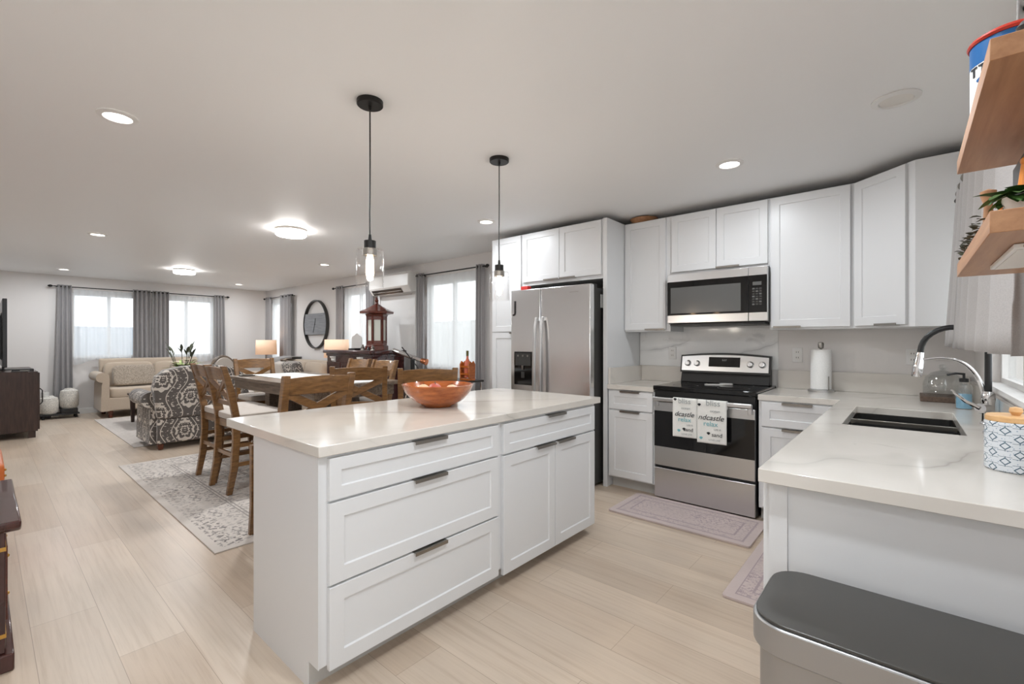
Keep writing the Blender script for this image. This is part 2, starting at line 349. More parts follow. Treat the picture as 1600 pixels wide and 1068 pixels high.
def thing(name, label, cat, loc=(0, 0, 0), rotz=0.0, group=None):
    o = bpy.data.objects.new(name, None); COL.objects.link(o); o.empty_display_size = 0.1
    o.location = loc; o.rotation_euler = (0, 0, rotz); o['label'] = label; o['category'] = cat
    if group: o['group'] = group
    return o
def tag(o, label, cat, group=None):
    o['label'] = label; o['category'] = cat
    if group: o['group'] = group
    return o
def struct(o): o['kind'] = 'structure'; return o
def stuff(o): o['kind'] = 'stuff'; return o
def dup(root, loc, rotz=0.0, label=None, group=None, parent=None):
    r = root.copy(); COL.objects.link(r); r.location = loc; r.rotation_euler = (0, 0, rotz)
    if label: r['label'] = label
    if group: r['group'] = group
    def kids(a, b):
        for ch in list(a.children):
            c = ch.copy(); COL.objects.link(c); c.parent = b; kids(ch, c)
    kids(root, r); return r
def text(body, name, mat, parent, loc, size, rot=(PI / 2, 0, 0), shear=0.0, align='CENTER', depth=0.0006):
    cu = bpy.data.curves.new(name + '_curve', 'FONT'); cu.body = body; cu.size = size; cu.shear = shear; cu.align_x = align; cu.extrude = depth; cu.resolution_u = 3
    t = bpy.data.objects.new(name + '_tmp', cu); COL.objects.link(t); bpy.context.view_layer.update()
    me = bpy.data.meshes.new_from_object(t.evaluated_get(bpy.context.evaluated_depsgraph_get()))
    bpy.data.objects.remove(t); bpy.data.curves.remove(cu)
    me.name = name; me.materials.clear(); me.materials.append(M[mat])
    o = bpy.data.objects.new(name, me); COL.objects.link(o); o.location = loc; o.rotation_euler = rot
    if parent: o.parent = parent
    return o
def rrect(hx, hy, r, n=6, cx=0, cy=0):
    out = []
    for (sx, sy, a0) in ((1, 1, 0), (-1, 1, 90), (-1, -1, 180), (1, -1, 270)):
        for i in range(n + 1):
            a = math.radians(a0 + 90 * i / n); out.append((cx + sx * (hx - r) + r * math.cos(a), cy + sy * (hy - r) + r * math.sin(a)))
    return out

# ------------------------------------------------------------------ the setting
def wall(name, plane, a0, a1, z1, t, holes, mat='wall'):
    """plane: ('x', value) or ('y', value); t signed thickness outward; holes (a0, a1, z0, z1) sorted along the wall"""
    m = MB(); ax, p = plane; lo, hi = min(p, p + t), max(p, p + t)
    def b(u0, u1, w0, w1):
        if u1 - u0 < 1e-4 or w1 - w0 < 1e-4: return
        if ax == 'x': m.box(lo, hi, u0, u1, w0, w1)
        else: m.box(u0, u1, lo, hi, w0, w1)
    cur = a0
    for (h0, h1, z0, zt) in sorted(holes):
        b(cur, h0, 0, z1); b(h0, h1, 0, z0); b(h0, h1, zt, z1); cur = h1
    b(cur, a1, 0, z1)
    return struct(m.obj(name, mat))

XL = -0.95
struct(MB().box(XL, WALL_X, WALL_F, WALL_B, -0.05, 0).obj('floor', 'floor'))
struct(MB().box(XL - .1, WALL_X + .1, WALL_F - .1, WALL_B + .1, CEIL, CEIL + 0.06).obj('ceiling', 'ceil'))
W_RIGHT = [(4.30, 5.38, 0.92, 2.17), (6.85, 7.72, 0.92, 2.17), (9.95, 10.95, 0.92, 2.17)]
W_BACK = [(1.04, 2.06, 1.0, 2.17), (2.28, 3.24, 1.0, 2.17)]
W_FRONT = [(-0.75, 0.60, 0.30, 2.12), (1.52, 3.50, 1.06, 2.06)]  # first opening: unseen window added behind the camera for extra daylight
wall('wall_right', ('x', WALL_X), WALL_F - .12, WALL_B + .12, CEIL, 0.12, W_RIGHT)
wall('wall_back', ('y', WALL_B), XL, WALL_X, CEIL, 0.12, W_BACK)
wall('wall_front', ('y', WALL_F), XL, WALL_X, CEIL, -0.12, W_FRONT)
struct(MB().box(XL - .12, XL, WALL_F, 7.0, 0, CEIL).box(XL - .12, -0.03, 7.0, 7.12, 0, CEIL).box(-0.15, -0.03, 7.12, WALL_B, 0, CEIL).obj('wall_left', 'wall'))

def baseboard(name, b): struct(MB().box(*b, 0, 0.10).obj(name, 'trim', bevel=0.004))
baseboard('baseboard_back', (-0.03, WALL_X, WALL_B - .015, WALL_B))
baseboard('baseboard_right', (WALL_X - .015, WALL_X, 6.66, WALL_B - .015))
baseboard('baseboard_left', (-0.03, -0.015, 7.12, WALL_B - .015))

def window(name, plane, a0, a1, z0, z1, t, light=None, mull=(0.5,)):
    """white vinyl frame in the opening; the frame, its mullions and each pane are its parts"""
    ax, p = plane; mid = p + t * 0.5
    def bb(m, u0, u1, w0, w1, d=0.025):
        if ax == 'x': m.box(mid - d, mid + d, u0, u1, w0, w1)
        else: m.box(u0, u1, mid - d, mid + d, w0, w1)
        return m
    e = bpy.data.objects.new(name, None); COL.objects.link(e); struct(e)
    c = ((p, (a0 + a1) / 2, z0) if ax == 'x' else ((a0 + a1) / 2, p, z0)); e.location = c
    off = Matrix.Translation(-Vector(c)); f = 0.045; g = 0.001
    m = MB(); bb(m, a0 + g, a0 + f, z0 + g, z1 - g); bb(m, a1 - f, a1 - g, z0 + g, z1 - g); bb(m, a0 + f, a1 - f, z0 + g, z0 + f); bb(m, a0 + f, a1 - f, z1 - f, z1 - g)
    m.xf(off).obj('window_frame', 'trim', e)
    cuts = [a0 + f] + [a0 + (a1 - a0) * k for k in mull] + [a1 - f]
    for k in mull:
        u = a0 + (a1 - a0) * k; bb(MB(), u - 0.025, u + 0.025, z0 + f, z1 - f).xf(off).obj('mullion', 'trim', e)
    for i in range(len(cuts) - 1):
        u0 = cuts[i] + (0.025 if i else 0); u1 = cuts[i + 1] - (0.025 if i < len(cuts) - 2 else 0)
        bb(MB(), u0, u1, z0 + f, z1 - f, 0.003).xf(off).obj('pane', 'pane', e)
    # sill board inside
    m = MB(); d0, d1 = (p - 0.03 if t > 0 else p + t * 0.5), (p + t * 0.5 if t > 0 else p + 0.03)
    if ax == 'x': m.box(d0, d1, a0 + .001, a1 - .001, z0 - 0.0, z0 + 0.02)
    else: m.box(a0 + .001, a1 - .001, d0, d1, z0, z0 + 0.02)
    m.xf(off).obj('window_sill', 'trim', e)
    rot = {('x', 1): (0, -PI / 2 * -1, 0), ('y', 1): (-PI / 2, 0, 0), ('y', -1): (PI / 2, 0, 0)}[(ax, 1 if t > 0 else -1)]
    q = p + t * 1.05; cen = (q, (a0 + a1) / 2, (z0 + z1) / 2) if ax == 'x' else ((a0 + a1) / 2, q, (z0 + z1) / 2)
    if ax == 'x': area(name + '_portal', cen, rot, z1 - z0, a1 - a0, 1, (1, 1, 1), portal=True)
    else: area(name + '_portal', cen, rot, a1 - a0, z1 - z0, 1, (1, 1, 1), portal=True)
    return e
i = 1
for a0, a1, z0, z1 in W_BACK: window(f'window_{i}', ('y', WALL_B), a0, a1, z0, z1, 0.12); i += 1
for a0, a1, z0, z1 in W_RIGHT[::-1]: window(f'window_{i}', ('x', WALL_X), a0, a1, z0, z1, 0.12, mull=(0.5,)); i += 1
for a0, a1, z0, z1 in W_FRONT[::-1]: window(f'window_{i}', ('y', WALL_F), a0, a1, z0, z1, -0.12, mull=(0.5,) if a0 < 1 else (0.34, 0.67)); i += 1  # the last one is the added window behind the camera

d = bpy.data.objects.new('door_1', None); COL.objects.link(d); struct(d); d.location = (WALL_X, 6.15, 0)
m = MB(); m.box(-.022, 0, -.50, -.43, 0, 2.08).box(-.022, 0, .43, .50, 0, 2.08).box(-.022, 0, -.43, .43, 2.02, 2.08); m.obj('casing', 'trim', d, bevel=0.003)
MB().box(-.012, 0, -.428, .428, 0.01, 2.018).obj('door_leaf', 'trim', d, bevel=0.002)
# outside: what the windows look onto
struct(MB().box(-6, 14, -8, 20, -0.25, -0.15).obj('ground', 'ground'))
tag(MB().box(-1.0, 2.62, 13.0, 13.15, -0.15, 1.62).obj('garden_wall', 'fence', bevel=0.01), 'blue grey garden wall seen through the left sheer curtain', 'wall')
tag(MB().box(6.6, 6.7, 2.0, 12.5, -0.15, 1.75).obj('yard_fence', plain('white_fence', (228, 230, 230), 0.7), bevel=0.01), 'white yard fence outside the windows of the long wall', 'fence')
def blob(name, c, r, n, mat, label, cat):
    m = MB()
    for k in range(n):
        a, b = random.random() * 6.28, random.uniform(-1, 1); q = math.sqrt(1 - b * b); p = Vector(c) + Vector((math.cos(a) * q * r[0], math.sin(a) * q * r[1], b * r[2])) * random.uniform(.5, 1)
        u = Vector((random.uniform(-1, 1), random.uniform(-1, 1), random.uniform(-1, 1))).normalized() * 0.09; v = u.cross(Vector((random.random(), random.random(), .3))).normalized() * 0.05
        vs = [m.bm.verts.new(p + w) for w in (-u, v, u, -v)]; m.bm.faces.new(vs)
    m.cyl((c[0], c[1], -0.15), (c[0], c[1], c[2]), 0.06, 0.03, 8)
    return tag(m.obj(name, mat), label, cat)
blob('yard_tree', (8.2, 6.2, 2.6), (0.9, 1.6, 1.0), 900, 'shrub', 'pale green tree beyond the white fence outside the large window', 'tree')
# ------------------------------------------------------------------ kitchen cabinets
RW = -PI / 2       # furniture standing on wall_right: local -Y faces -X, local x runs toward -Y
def shaker(u0, u1, z0, z1, y=0.0, t=0.02, rail=0.057, rec=0.007):
    """shaker panel facing local -Y; back at y, front at y - t"""
    m = MB(); f = y - t; r = min(rail, (z1 - z0) * 0.3)
    def ring(a, yy): return [m.bm.verts.new(p) for p in ((u0 + a, yy, z0 + a), (u1 - a, yy, z0 + a), (u1 - a, yy, z1 - a), (u0 + a, yy, z1 - a))]
    R = [ring(0, y), ring(0, f + .0015), ring(.0015, f), ring(r, f), ring(r + 0.004, f + rec)]
    for a, b in zip(R, R[1:]):
        for i in range(4): j = (i + 1) % 4; m.bm.faces.new((a[i], a[j], b[j], b[i]))
    m.bm.faces.new(R[0]); m.bm.faces.new(R[-1]); return m
def tab_pull(parent, uc, z, y=-0.02, w=0.18, down=False):
    """edge pull: a nickel lip over the top (or under the bottom) edge of a front"""
    s = -1 if down else 1
    m = MB(); zs = sorted((z + s * 0.001, z + s * 0.0035)); m.box(uc - w / 2, uc + w / 2, y - 0.014, y + 0.014, *zs)
    zs = sorted((z + s * 0.0035, z - s * 0.011)); m.box(uc - w / 2, uc + w / 2, y - 0.0165, y - 0.014, *zs)
    return m.obj('handle', 'nickel', parent)
def cabinet(name, label, loc, rotz, w, depth, z0, z1, fronts, toe=True, group=None):
    """fronts: (kind, u0, u1, v0, v1, pull centre or None, pull at bottom)"""
    t = thing(name, label, 'cabinet', loc, rotz, group)
    MB().box(0, w, 0.0, depth, max(z0, 0.10) if toe else z0, z1).obj('body', 'cab', t, bevel=0.001)
    if toe: MB().box(0.0, w, 0.075, depth, 0.0, 0.0995).obj('toe_kick', 'toe', t)
    for k, u0, u1, v0, v1, pc, dn in fronts:
        o = shaker(u0, u1, v0, v1).obj(k, 'cab', t)
        if pc is not None: tab_pull(o, pc, v0 if dn else v1, down=dn)
    return t

# island: two units under one top
c = cabinet('island_drawer_cabinet', 'white three drawer cabinet at the near end of the kitchen island', (0.80, 1.62, 0), 0, 0.963, 0.595, 0, 0.874,
    [('drawer', .031, .945, .707, .862, .497, False), ('drawer', .031, .945, .397, .697, .497, False), ('drawer', .031, .945, .085, .388, .497, False)])
MB().prism([(-.0, 0.0), (.0, .0995), (-.004, .0995), (-.004, .874), (.60, .874), (.60, 0.0), (.075, 0), (.075, .0995), (.0, .0995)][2:], 'x', -.004, -.0005).obj('end_panel', 'cab', c)
cabinet('island_door_cabinet', 'white cabinet with one drawer over two doors at the fridge end of the island', (1.7635, 1.62, 0), 0, 0.957, 0.595, 0, 0.874,
    [('drawer', .020, .937, .702, .860, .49, False), ('door', .020, .480, .070, .692, .385, False), ('door', .484, .937, .070, .692, .592, False)])
MB().box(0.787, 2.768, 1.594, 2.542, 0.8745, 0.914).obj('island_countertop', 'quartz', bevel=0.003)
tag(bpy.data.objects['island_countertop'], 'white quartz top of the kitchen island with the wooden bowl on it', 'countertop')

# base units on the range wall
BX = 3.665
cabinet('base_cabinet', 'white base cabinet with drawer and door between fridge panel and range', (BX, 2.029, 0), RW, 0.43, 0.62, 0, 0.874,
    [('drawer', .012, .418, .702, .862, .215, False), ('door', .012, .418, .113, .690, .215, False)])
cabinet('base_cabinet', 'white base cabinet with drawers between range and sink corner', (BX, 0.818, 0), RW, 0.476, 0.62, 0, 0.874,
    [('drawer', .022, .462, .692, .862, .24, False), ('drawer', .022, .462, .40, .680, .24, False), ('drawer', .022, .462, .113, .388, .24, False)])
# sink run: fronts face +Y
SY = 0.318
cabinet('sink_cabinet', 'white two door sink cabinet under the black sink', (3.64, SY, 0), PI, 1.20, 0.62, 0, 0.66,
    [('door', .15, .62, .113, .65, .53, False), ('door', .626, 1.19, .113, .65, .70, False)])
cp = cabinet('peninsula_cabinet', 'white cabinet closing the end of the sink counter behind the trash can', (2.4395, SY, 0), PI, 0.872, 0.62, 0, 0.874,
    [('door', .01, .43, .113, .862, .34, False), ('door', .436, .868, .113, .862, .52, False)])
# end panel of the peninsula: frame with recessed field facing -X
m = MB(); m.box(.8725, .892, .0, .048, 0.0, .874).box(.8725, .886, .048, .62, 0.0, .874)
m.obj('end_panel', 'cab', cp)

# worktops
def worktop_L(name, mat, label):
    x0, x1, y0, y1, zz, zt = 1.513, WALL_X - .002, WALL_F + .002, 0.340, 0.8745, 0.914
    sx0, sx1, sy0, sy1 = 2.585, 3.36, -0.176, 0.232; yr, xr = 0.821, 3.648
    xs = [x0, sx0, sx1, xr, x1]; ys = [y0, sy0, sy1, y1, yr]; m = MB(); V = {}
    def vert(i, j, z):
        k = (i, j, z)
        if k not in V: V[k] = m.bm.verts.new((xs[i], ys[j], z))
        return V[k]
    cells = {(i, j) for i in range(4) for j in range(3) if (i, j) != (1, 1)} | {(3, 3)}
    for (i, j) in cells:
        for z in (zz, zt): m.bm.faces.new([vert(a, b, z) for a, b in ((i, j), (i + 1, j), (i + 1, j + 1), (i, j + 1))])
        for di, dj, e in ((-1, 0, ((i, j), (i, j + 1))), (1, 0, ((i + 1, j), (i + 1, j + 1))), (0, -1, ((i, j), (i + 1, j))), (0, 1, ((i, j + 1), (i + 1, j + 1)))):
            if (i + di, j + dj) not in cells: m.bm.faces.new([vert(*e[0], zz), vert(*e[1], zz), vert(*e[1], zt), vert(*e[0], zt)])
    t = tag(m.obj(name, mat, bevel=0.002), label, 'countertop')
    MB().box(WALL_X - .022, WALL_X - .002, WALL_F + .022, 0.815, .9145, 1.06).obj('upstand', 'quartz', t, bevel=.001)
    MB().box(1.53, WALL_X - .022, WALL_F + .002, WALL_F + .022, .9145, 1.03).obj('upstand', 'quartz', t, bevel=.001)
    return t
worktop_L('sink_countertop', 'quartz2', 'white veined quartz counter running around the sink corner')
o = tag(MB().box(3.640, WALL_X - .002, 1.600, 2.030, .8745, .914).obj('side_countertop', 'quartz', bevel=.002), 'short white quartz counter between fridge panel and range', 'countertop')
MB().box(WALL_X - .022, WALL_X - .002, 1.600, 2.008, .9145, 1.06).obj('upstand', 'quartz', o, bevel=.001)
MB().box(3.66, WALL_X - .002, 2.0085, 2.030, .9145, 1.06).obj('upstand', 'quartz', o, bevel=.001)
tag(MB().box(WALL_X - .010, WALL_X - .001, 0.816, 2.028, 1.061, 1.44).obj('backsplash_slab', 'slab'), 'grey veined marble slab on the wall behind the range', 'backsplash')

# upper cabinets
UX = 3.99
cabinet('wall_cabinet', 'white one door wall cabinet beside the fridge panel', (UX, 2.033, 0), RW, 0.438, 0.318, 1.385, 2.400, [('door', .006, .400, 1.40, 2.392, .30, True)], toe=False)
cabinet('microwave_cabinet', 'white two door wall cabinet directly above the microwave', (UX, 1.5945, 0), RW, 0.780, 0.318, 1.880, 2.400, [('door', .014, .388, 1.90, 2.392, None, True), ('door', .392, .770, 1.90, 2.392, .48, True)], toe=False)
cabinet('wall_cabinet', 'white wide one door wall cabinet right of the microwave', (UX, 0.814, 0), RW, 0.530, 0.318, 1.385, 2.400, [('door', .012, .505, 1.40, 2.392, .12, True)], toe=False)
# diagonal corner cabinet
P = [(UX, 0.2835), (3.72, -0.030), (3.72, WALL_F + .001), (WALL_X - .001, WALL_F + .001), (WALL_X - .001, 0.2835)]
a, b = Vector(P[0]), Vector(P[1]); ln = (b - a).length; ang = math.atan2(b.y - a.y, b.x - a.x)
t = thing('corner_cabinet', 'white diagonal corner wall cabinet above the paper towel', 'cabinet', (P[0][0], P[0][1], 0), ang)
R = Matrix.Rotation(-ang, 2); loc = [tuple(R @ (Vector(p) - a)) for p in P]
MB().prism(loc, 'z', 1.385, 2.400).obj('body', 'cab', t, bevel=.001)
o = shaker(.012, ln - .045, 1.40, 2.392).obj('door', 'cab', t); tab_pull(o, ln * .60, 1.40, down=True, w=.15)

# fridge surround
cabinet('pantry_cabinet', 'tall white pantry cabinet on the left of the fridge', (BX, 3.450, 0), RW, 0.425, 0.62, 0, 2.400, [('door', .010, .415, 1.400, 2.392, None, False), ('door', .010, .415, .113, 1.388, .36, False)])
fc = cabinet('fridge_cabinet', 'white two door cabinet above the fridge', (BX, 3.0245, 0), RW, 0.950, 0.62, 1.865, 2.400, [('door', .012, .470, 1.90, 2.392, .38, True), ('door', .475, .928, 1.90, 2.392, .57, True)], toe=False)
MB().box(.951, .9905, -.02, .643, 0.0, 2.400).obj('side_panel', 'cab', fc, bevel=.0015)

# ------------------------------------------------------------------ fridge
t = thing('refrigerator', 'stainless side by side refrigerator with a water dispenser', 'refrigerator', (3.46, 3.008, 0), RW)
MB().box(.01, .905, .075, .80, .03, 1.775).obj('body', 'darkgrey', t, bevel=.004)
MB().box(.02, .895, .05, .075, .02, .10).obj('kick_grille', 'black', t)
def fdoor(u0, u1): return MB().box(u0, u1, 0, .068, .105, 1.80).obj('door', 'steelv', t, bevel=.008, seg=3)
d1, d2 = fdoor(0.0, .367), fdoor(.374, .915)
for dd, u in ((d1, .338), (d2, .410)):
    m = MB(); pts = []
    for k in range(13):
        f = k / 12; pts.append((u, -.012 - .045 * math.sin(PI * f) ** 0.5, .42 + 1.105 * f))
    secs = [[(p[0] - .016, p[1], p[2]), (p[0] + .016, p[1], p[2]), (p[0] + .012, p[1] - .018, p[2]), (p[0] - .012, p[1] - .018, p[2])] for p in pts]
    m.loft(secs); m.box(u - .014, u + .014, -.02, 0.0, .42, .45).box(u - .014, u + .014, -.02, 0.0, 1.49, 1.525); m.obj('handle', 'steel', dd, bevel=.003)
disp = MB().box(.046, .272, -.004, .0, .872, 1.196).obj('dispenser', 'blackglass', d1, bevel=.01)
MB().box(.062, .256, -.0065, -.004, 1.06, 1.18).obj('control_strip', 'darkgrey', disp)
for k in range(3): MB().lathe([(.010, 0), (.010, .002), (0, .002)], n=12).xf(Matrix.Translation((.10 + k * .06, -.0085, 1.155)) @ Matrix.Rotation(PI / 2, 4, 'X')).obj('button', 'nickel', disp)
MB().cyl((.16, -.012, 1.06), (.16, -.012, 1.02), .012, .009, 12).obj('spout', 'nickel', disp)
MB().box(.14, .18, -.012, -.004, .94, 1.0).obj('paddle', 'darkgrey', disp, bevel=.003)
text('HOMELY', 'brand_plate', 'nickel', d2, (.70, -.0008, 1.742), .001) if False else MB().box(.70, .79, -.0012, 0.0, 1.735, 1.741).obj('name_plate', 'chrome', d2)
MB().box(.9052, .9062, .19, .32, 1.60, 1.72).obj('label_sticker', 'paper', t)
MB().box(.02, .10, .02, .12, 1.80, 1.815).box(.80, .90, .02, .12, 1.80, 1.815).obj('hinge_cover', 'darkgrey', t) if False else None
for u in (.02, .80): MB().box(u, u + .09, .075, .16, 1.775, 1.812).obj('hinge_cover', 'darkgrey', t, bevel=.004)
o = text('J', 'letter_magnet', 'blackmetal', None, (3.458, 2.952, 1.585), .16, (PI / 2, 0, RW), depth=.004); tag(o, 'black letter J magnet at the top left of the fridge door', 'magnet')
tag(MB().box(3.47, 3.525, 2.80, 2.89, 1.8005, 1.835).obj('red_box', 'apron', bevel=.006), 'small red box lying on top of the fridge', 'box')

# ------------------------------------------------------------------ range
t = thing('range', 'stainless electric range with black glass cooktop and four knobs', 'range', (3.665, 1.596, 0), RW); W = .766
MB().box(.004, W - .004, .0, .60, .02, .895).obj('body', 'black', t, bevel=.003)
MB().box(-.004, W + .004, -.035, .62, .8955, .932).obj('cooktop', 'blackglass', t, bevel=.006)
for (u, y, r) in ((.20, .14, .10), (.57, .14, .115), (.20, .42, .08), (.57, .42, .08)):
    MB().lathe([(r, 0), (r, .0006), (r - .004, .0006), (r - .004, 0)], (u, y, .9322), 40, True).obj('burner_ring', 'darkgrey', t)
dr = MB().box(.006, W - .006, -.028, -.001, .283, .800).obj('oven_door', 'steel', t, bevel=.004)
MB().box(.006, W - .006, -.0305, -.0285, .437, .728).obj('oven_glass', 'blackglass', dr, bevel=.001)
hb = MB().box(.012, W - .012, -.088, -.066, .812, .846).obj('oven_handle', 'steel', dr, bevel=.009, seg=3)
for u in (.02, W - .045): MB().box(u, u + .025, -.068, -.028, .765, .83).obj('handle_bracket', 'steel', hb, bevel=.003)
MB().box(.006, W - .006, -.028, -.001, .022, .262).obj('storage_drawer', 'steel', t, bevel=.004)
MB().box(.006, W - .006, -.02, -.001, .805, .893).obj('front_trim', 'black', t, bevel=.003)
bg = MB().prism([(.50, .932), (.60, .932), (.60, 1.17), (.545, 1.17), (.515, 1.025), (.53, 1.02)], 'x', .022, W - .022).obj('backguard', 'black', t, bevel=.006)
# control panel: arched stainless face between black rims
def arch(z0, z1, rise, inset, n=16):
    top = [(inset + (W - .044 - 2 * inset) * k / n + .022, z1 + rise * math.sin(PI * k / n)) for k in range(n + 1)]
    return [(W - .022 - inset, z0), (.022 + inset, z0)] + top
ty = lambda z: .512 + (z - 1.025) * .2
def panel(poly, y_off, name, mat, parent, th=.006):
    return MB().loft([[(p[0], ty(p[1]) + y_off, p[1]) for p in poly], [(p[0], ty(p[1]) + y_off + th, p[1]) for p in poly]]).obj(name, mat, parent, bevel=.001)
panel(arch(1.020, 1.172, .022, -.004), -.006, 'rim', 'black', bg, .05)
cpn = panel(arch(1.036, 1.160, .018, .008), -.0095, 'control_panel', 'steel', bg)
panel([(.265, 1.075), (.52, 1.075), (.52, 1.158), (.265, 1.158)], -.0125, 'display', 'blackglass', cpn, .004)
text('8:07', 'clock_digits', 'greyink', cpn, (.395, ty(1.13) - .0135, 1.125), .022)
for u in (.085, .165, .60, .69):
    mm = MB().lathe([(.027, 0), (.027, .006), (.021, .010), (.019, .026), (.0, .028)], n=24).box(-.004, .004, -.02, .02, .026, .033)
    mm.xf(Matrix.Translation((u, ty(1.10) - .0095, 1.10)) @ Matrix.Rotation(PI / 2 - .2, 4, 'X')).obj('knob', 'steel', cpn)
tag(MB().loft([rr for rr in [[(x, y, z) for x, y in rrect(.035, .11, .034, 6)] for z in (.933, .938)]]).prism(rrect(.045, .05, .04, 6, 0, -.06), 'z', .9382, .944).xf(Matrix.Translation((4.02, 1.20, 0)) @ Matrix.Rotation(.5, 4, 'Z')).obj('spoon_rest', 'white', bevel=.001), 'white ceramic spoon rest on the black cooktop', 'spoon rest')

# tea towels over the oven handle (Y 1.41-1.226 and 1.221-1.01), world X of the bar face about 3.577
def towel(y0, y1, zb, label, words_, edge_dx=0.0):
    w = y0 - y1; t = thing('tea_towel', label, 'towel', (3.588, y0, 0), RW, None)
    def fn(u, v):
        # over the bar: back drop, top roll, front drop
        s = v
        if s < .12: y, z = .0135, .79 + .056 * (s / .12)
        elif s < .30:
            a = (s - .12) / .18 * PI; y, z = .0140 * math.cos(a), .8465 + .006 * math.sin(a)
        else: q = (s - .30) / .70; y, z = -.0140 - .004 * math.sin(q * 2.2), .8465 - (.8465 - zb) * q
        y -= .002 * math.sin(u * 9 + v * 3) * (1 if v > .3 else 0)
        return (u * w, y, z + .004 * u * (v > .9))
    MB().grid(fn, 12, 40).obj('cloth', 'towel', t, solid=.0022)
    for body, ink, u, z, size, sh in words_:
        text(body, 'printed_word', ink, t, (u * w, -.0222, z), size, shear=sh)
    return t
towel(1.410, 1.224, .548, 'left white printed tea towel on the oven handle', [('bliss', 'greyink', .5, .812, .058, 0), ('ocean', 'greyink', .55, .768, .030, 0), ('dcastle', 'ink', .48, .712, .054, .35), ('relax', 'teal', .5, .672, .050, 0), ('LIFE IS', 'greyink', .72, .642, .018, 0), ('sand', 'ink', .66, .600, .040, .1), ('LOVE LIVE', 'greyink', .6, .570, .018, 0)])
towel(1.221, 1.010, .528, 'right white printed tea towel on the oven handle', [('bliss', 'greyink', .55, .812, .062, 0), ('ocean', 'greyink', .62, .765, .030, 0), ('ndcastle', 'ink', .47, .705, .056, .35), ('relax', 'teal', .47, .660, .052, 0), ('LIFE IS', 'greyink', .7, .632, .018, 0), ('sand', 'ink', .68, .585, .042, .1), ('LOVE LIVE', 'greyink', .6, .552, .018, 0)])
for y0, pts in ((1.41, ((.1, .84), (.45, .615), (.25, .60))), (1.221, ((.08, .815), (.42, .605), (.15, .565)))):
    tw = [o for o in bpy.data.objects if o.name.startswith('tea_towel') and abs(o.location.y - y0) < .002][0]
    for k, (u, z) in enumerate(pts):
        mm = MB().prism([(.013 * math.cos(PI * q / 8), .010 * math.sin(PI * q / 8)) for q in range(9)] + [(0, -.012)], 'y', -.0008, 0)
        mm.obj('shell_print', 'ink' if k < 2 else 'teal', tw, loc=(u * .2, -.0215, z))

# ------------------------------------------------------------------ microwave
t = thing('microwave', 'stainless over the range microwave under the wall cabinet', 'microwave', (3.905, 1.589, 0), RW); W = .778
MB().box(0, W, .03, .395, 1.445, 1.872).obj('body', 'darkgrey', t, bevel=.003)
d = MB().box(.0, .643, .0, .028, 1.452, 1.872).obj('door', 'steel', t, bevel=.003)
win = MB().box(.0, .643, -.003, -.0005, 1.518, 1.806).obj('door_glass', 'blackglass', d)
MB().box(.030, .590, -.0045, -.0032, 1.535, 1.755).obj('window_mesh', 'greyscreen', win)
cpn = MB().box(.645, W, .0, .028, 1.452, 1.872).obj('control_panel', 'steel', t, bevel=.003)
kp = MB().box(.647, W - .004, -.003, -.0005, 1.518, 1.806).obj('keypad', 'blackglass', cpn)
MB().box(.675, .737, -.0042, -.0032, 1.728, 1.755).obj('display', 'greyscreen', kp)
for r in range(7):
    for q in range(3): MB().box(.672 + q * .024, .690 + q * .024, -.0042, -.0032, 1.575 + r * .020, 1.588 + r * .020).obj('key', 'darkgrey' if (r + q) % 3 else 'greyscreen', kp)
MB().box(.02, W - .02, .01, .39, 1.428, 1.4448).obj('vent_base', 'black', t, bevel=.003)

# ------------------------------------------------------------------ sink, faucet and counter items
t = thing('kitchen_sink', 'black two bowl undermount sink in the quartz counter', 'sink', (2.9725, 0.028, 0.8740))
def bowl(x0, x1, y0, y1, z0, z1, w):
    m = MB(); m.loft([[(x, y, z1) for x, y in rrect((x1 - x0) / 2 + w, (y1 - y0) / 2 + w, .03, 4, (x0 + x1) / 2, (y0 + y1) / 2)], [(x, y, z0 - w) for x, y in rrect((x1 - x0) / 2 + w, (y1 - y0) / 2 + w, .03, 4, (x0 + x1) / 2, (y0 + y1) / 2)]], True, False)
    a = rrect((x1 - x0) / 2, (y1 - y0) / 2, .025, 4, (x0 + x1) / 2, (y0 + y1) / 2)
    rows = [[m.bm.verts.new((x, y, z)) for x, y in a] for z in (z1, z0)]; n = len(a)
    for i in range(n): m.bm.faces.new((rows[0][i], rows[0][(i + 1) % n], rows[1][(i + 1) % n], rows[1][i]))
    m.bm.faces.new(rows[1]); return m.obj('basin', 'sink', t)
bowl(-.385, -.022, -.195, .195, -.20, -.001, .003); bowl(.012, .385, -.195, .195, -.20, -.001, .003)
MB().box(-.012, .002, -.200, .200, -.03, .018).obj('divider', 'nickel', t, bevel=.002)
MB().lathe([(.04, 0), (.04, .004), (.02, .004), (.02, 0)], (-.20, 0, -.198), 20, True).obj('drain', 'nickel', t)
MB().lathe([(.04, 0), (.04, .004), (.02, .004), (.02, 0)], (.20, 0, -.198), 20, True).obj('drain', 'nickel', t)

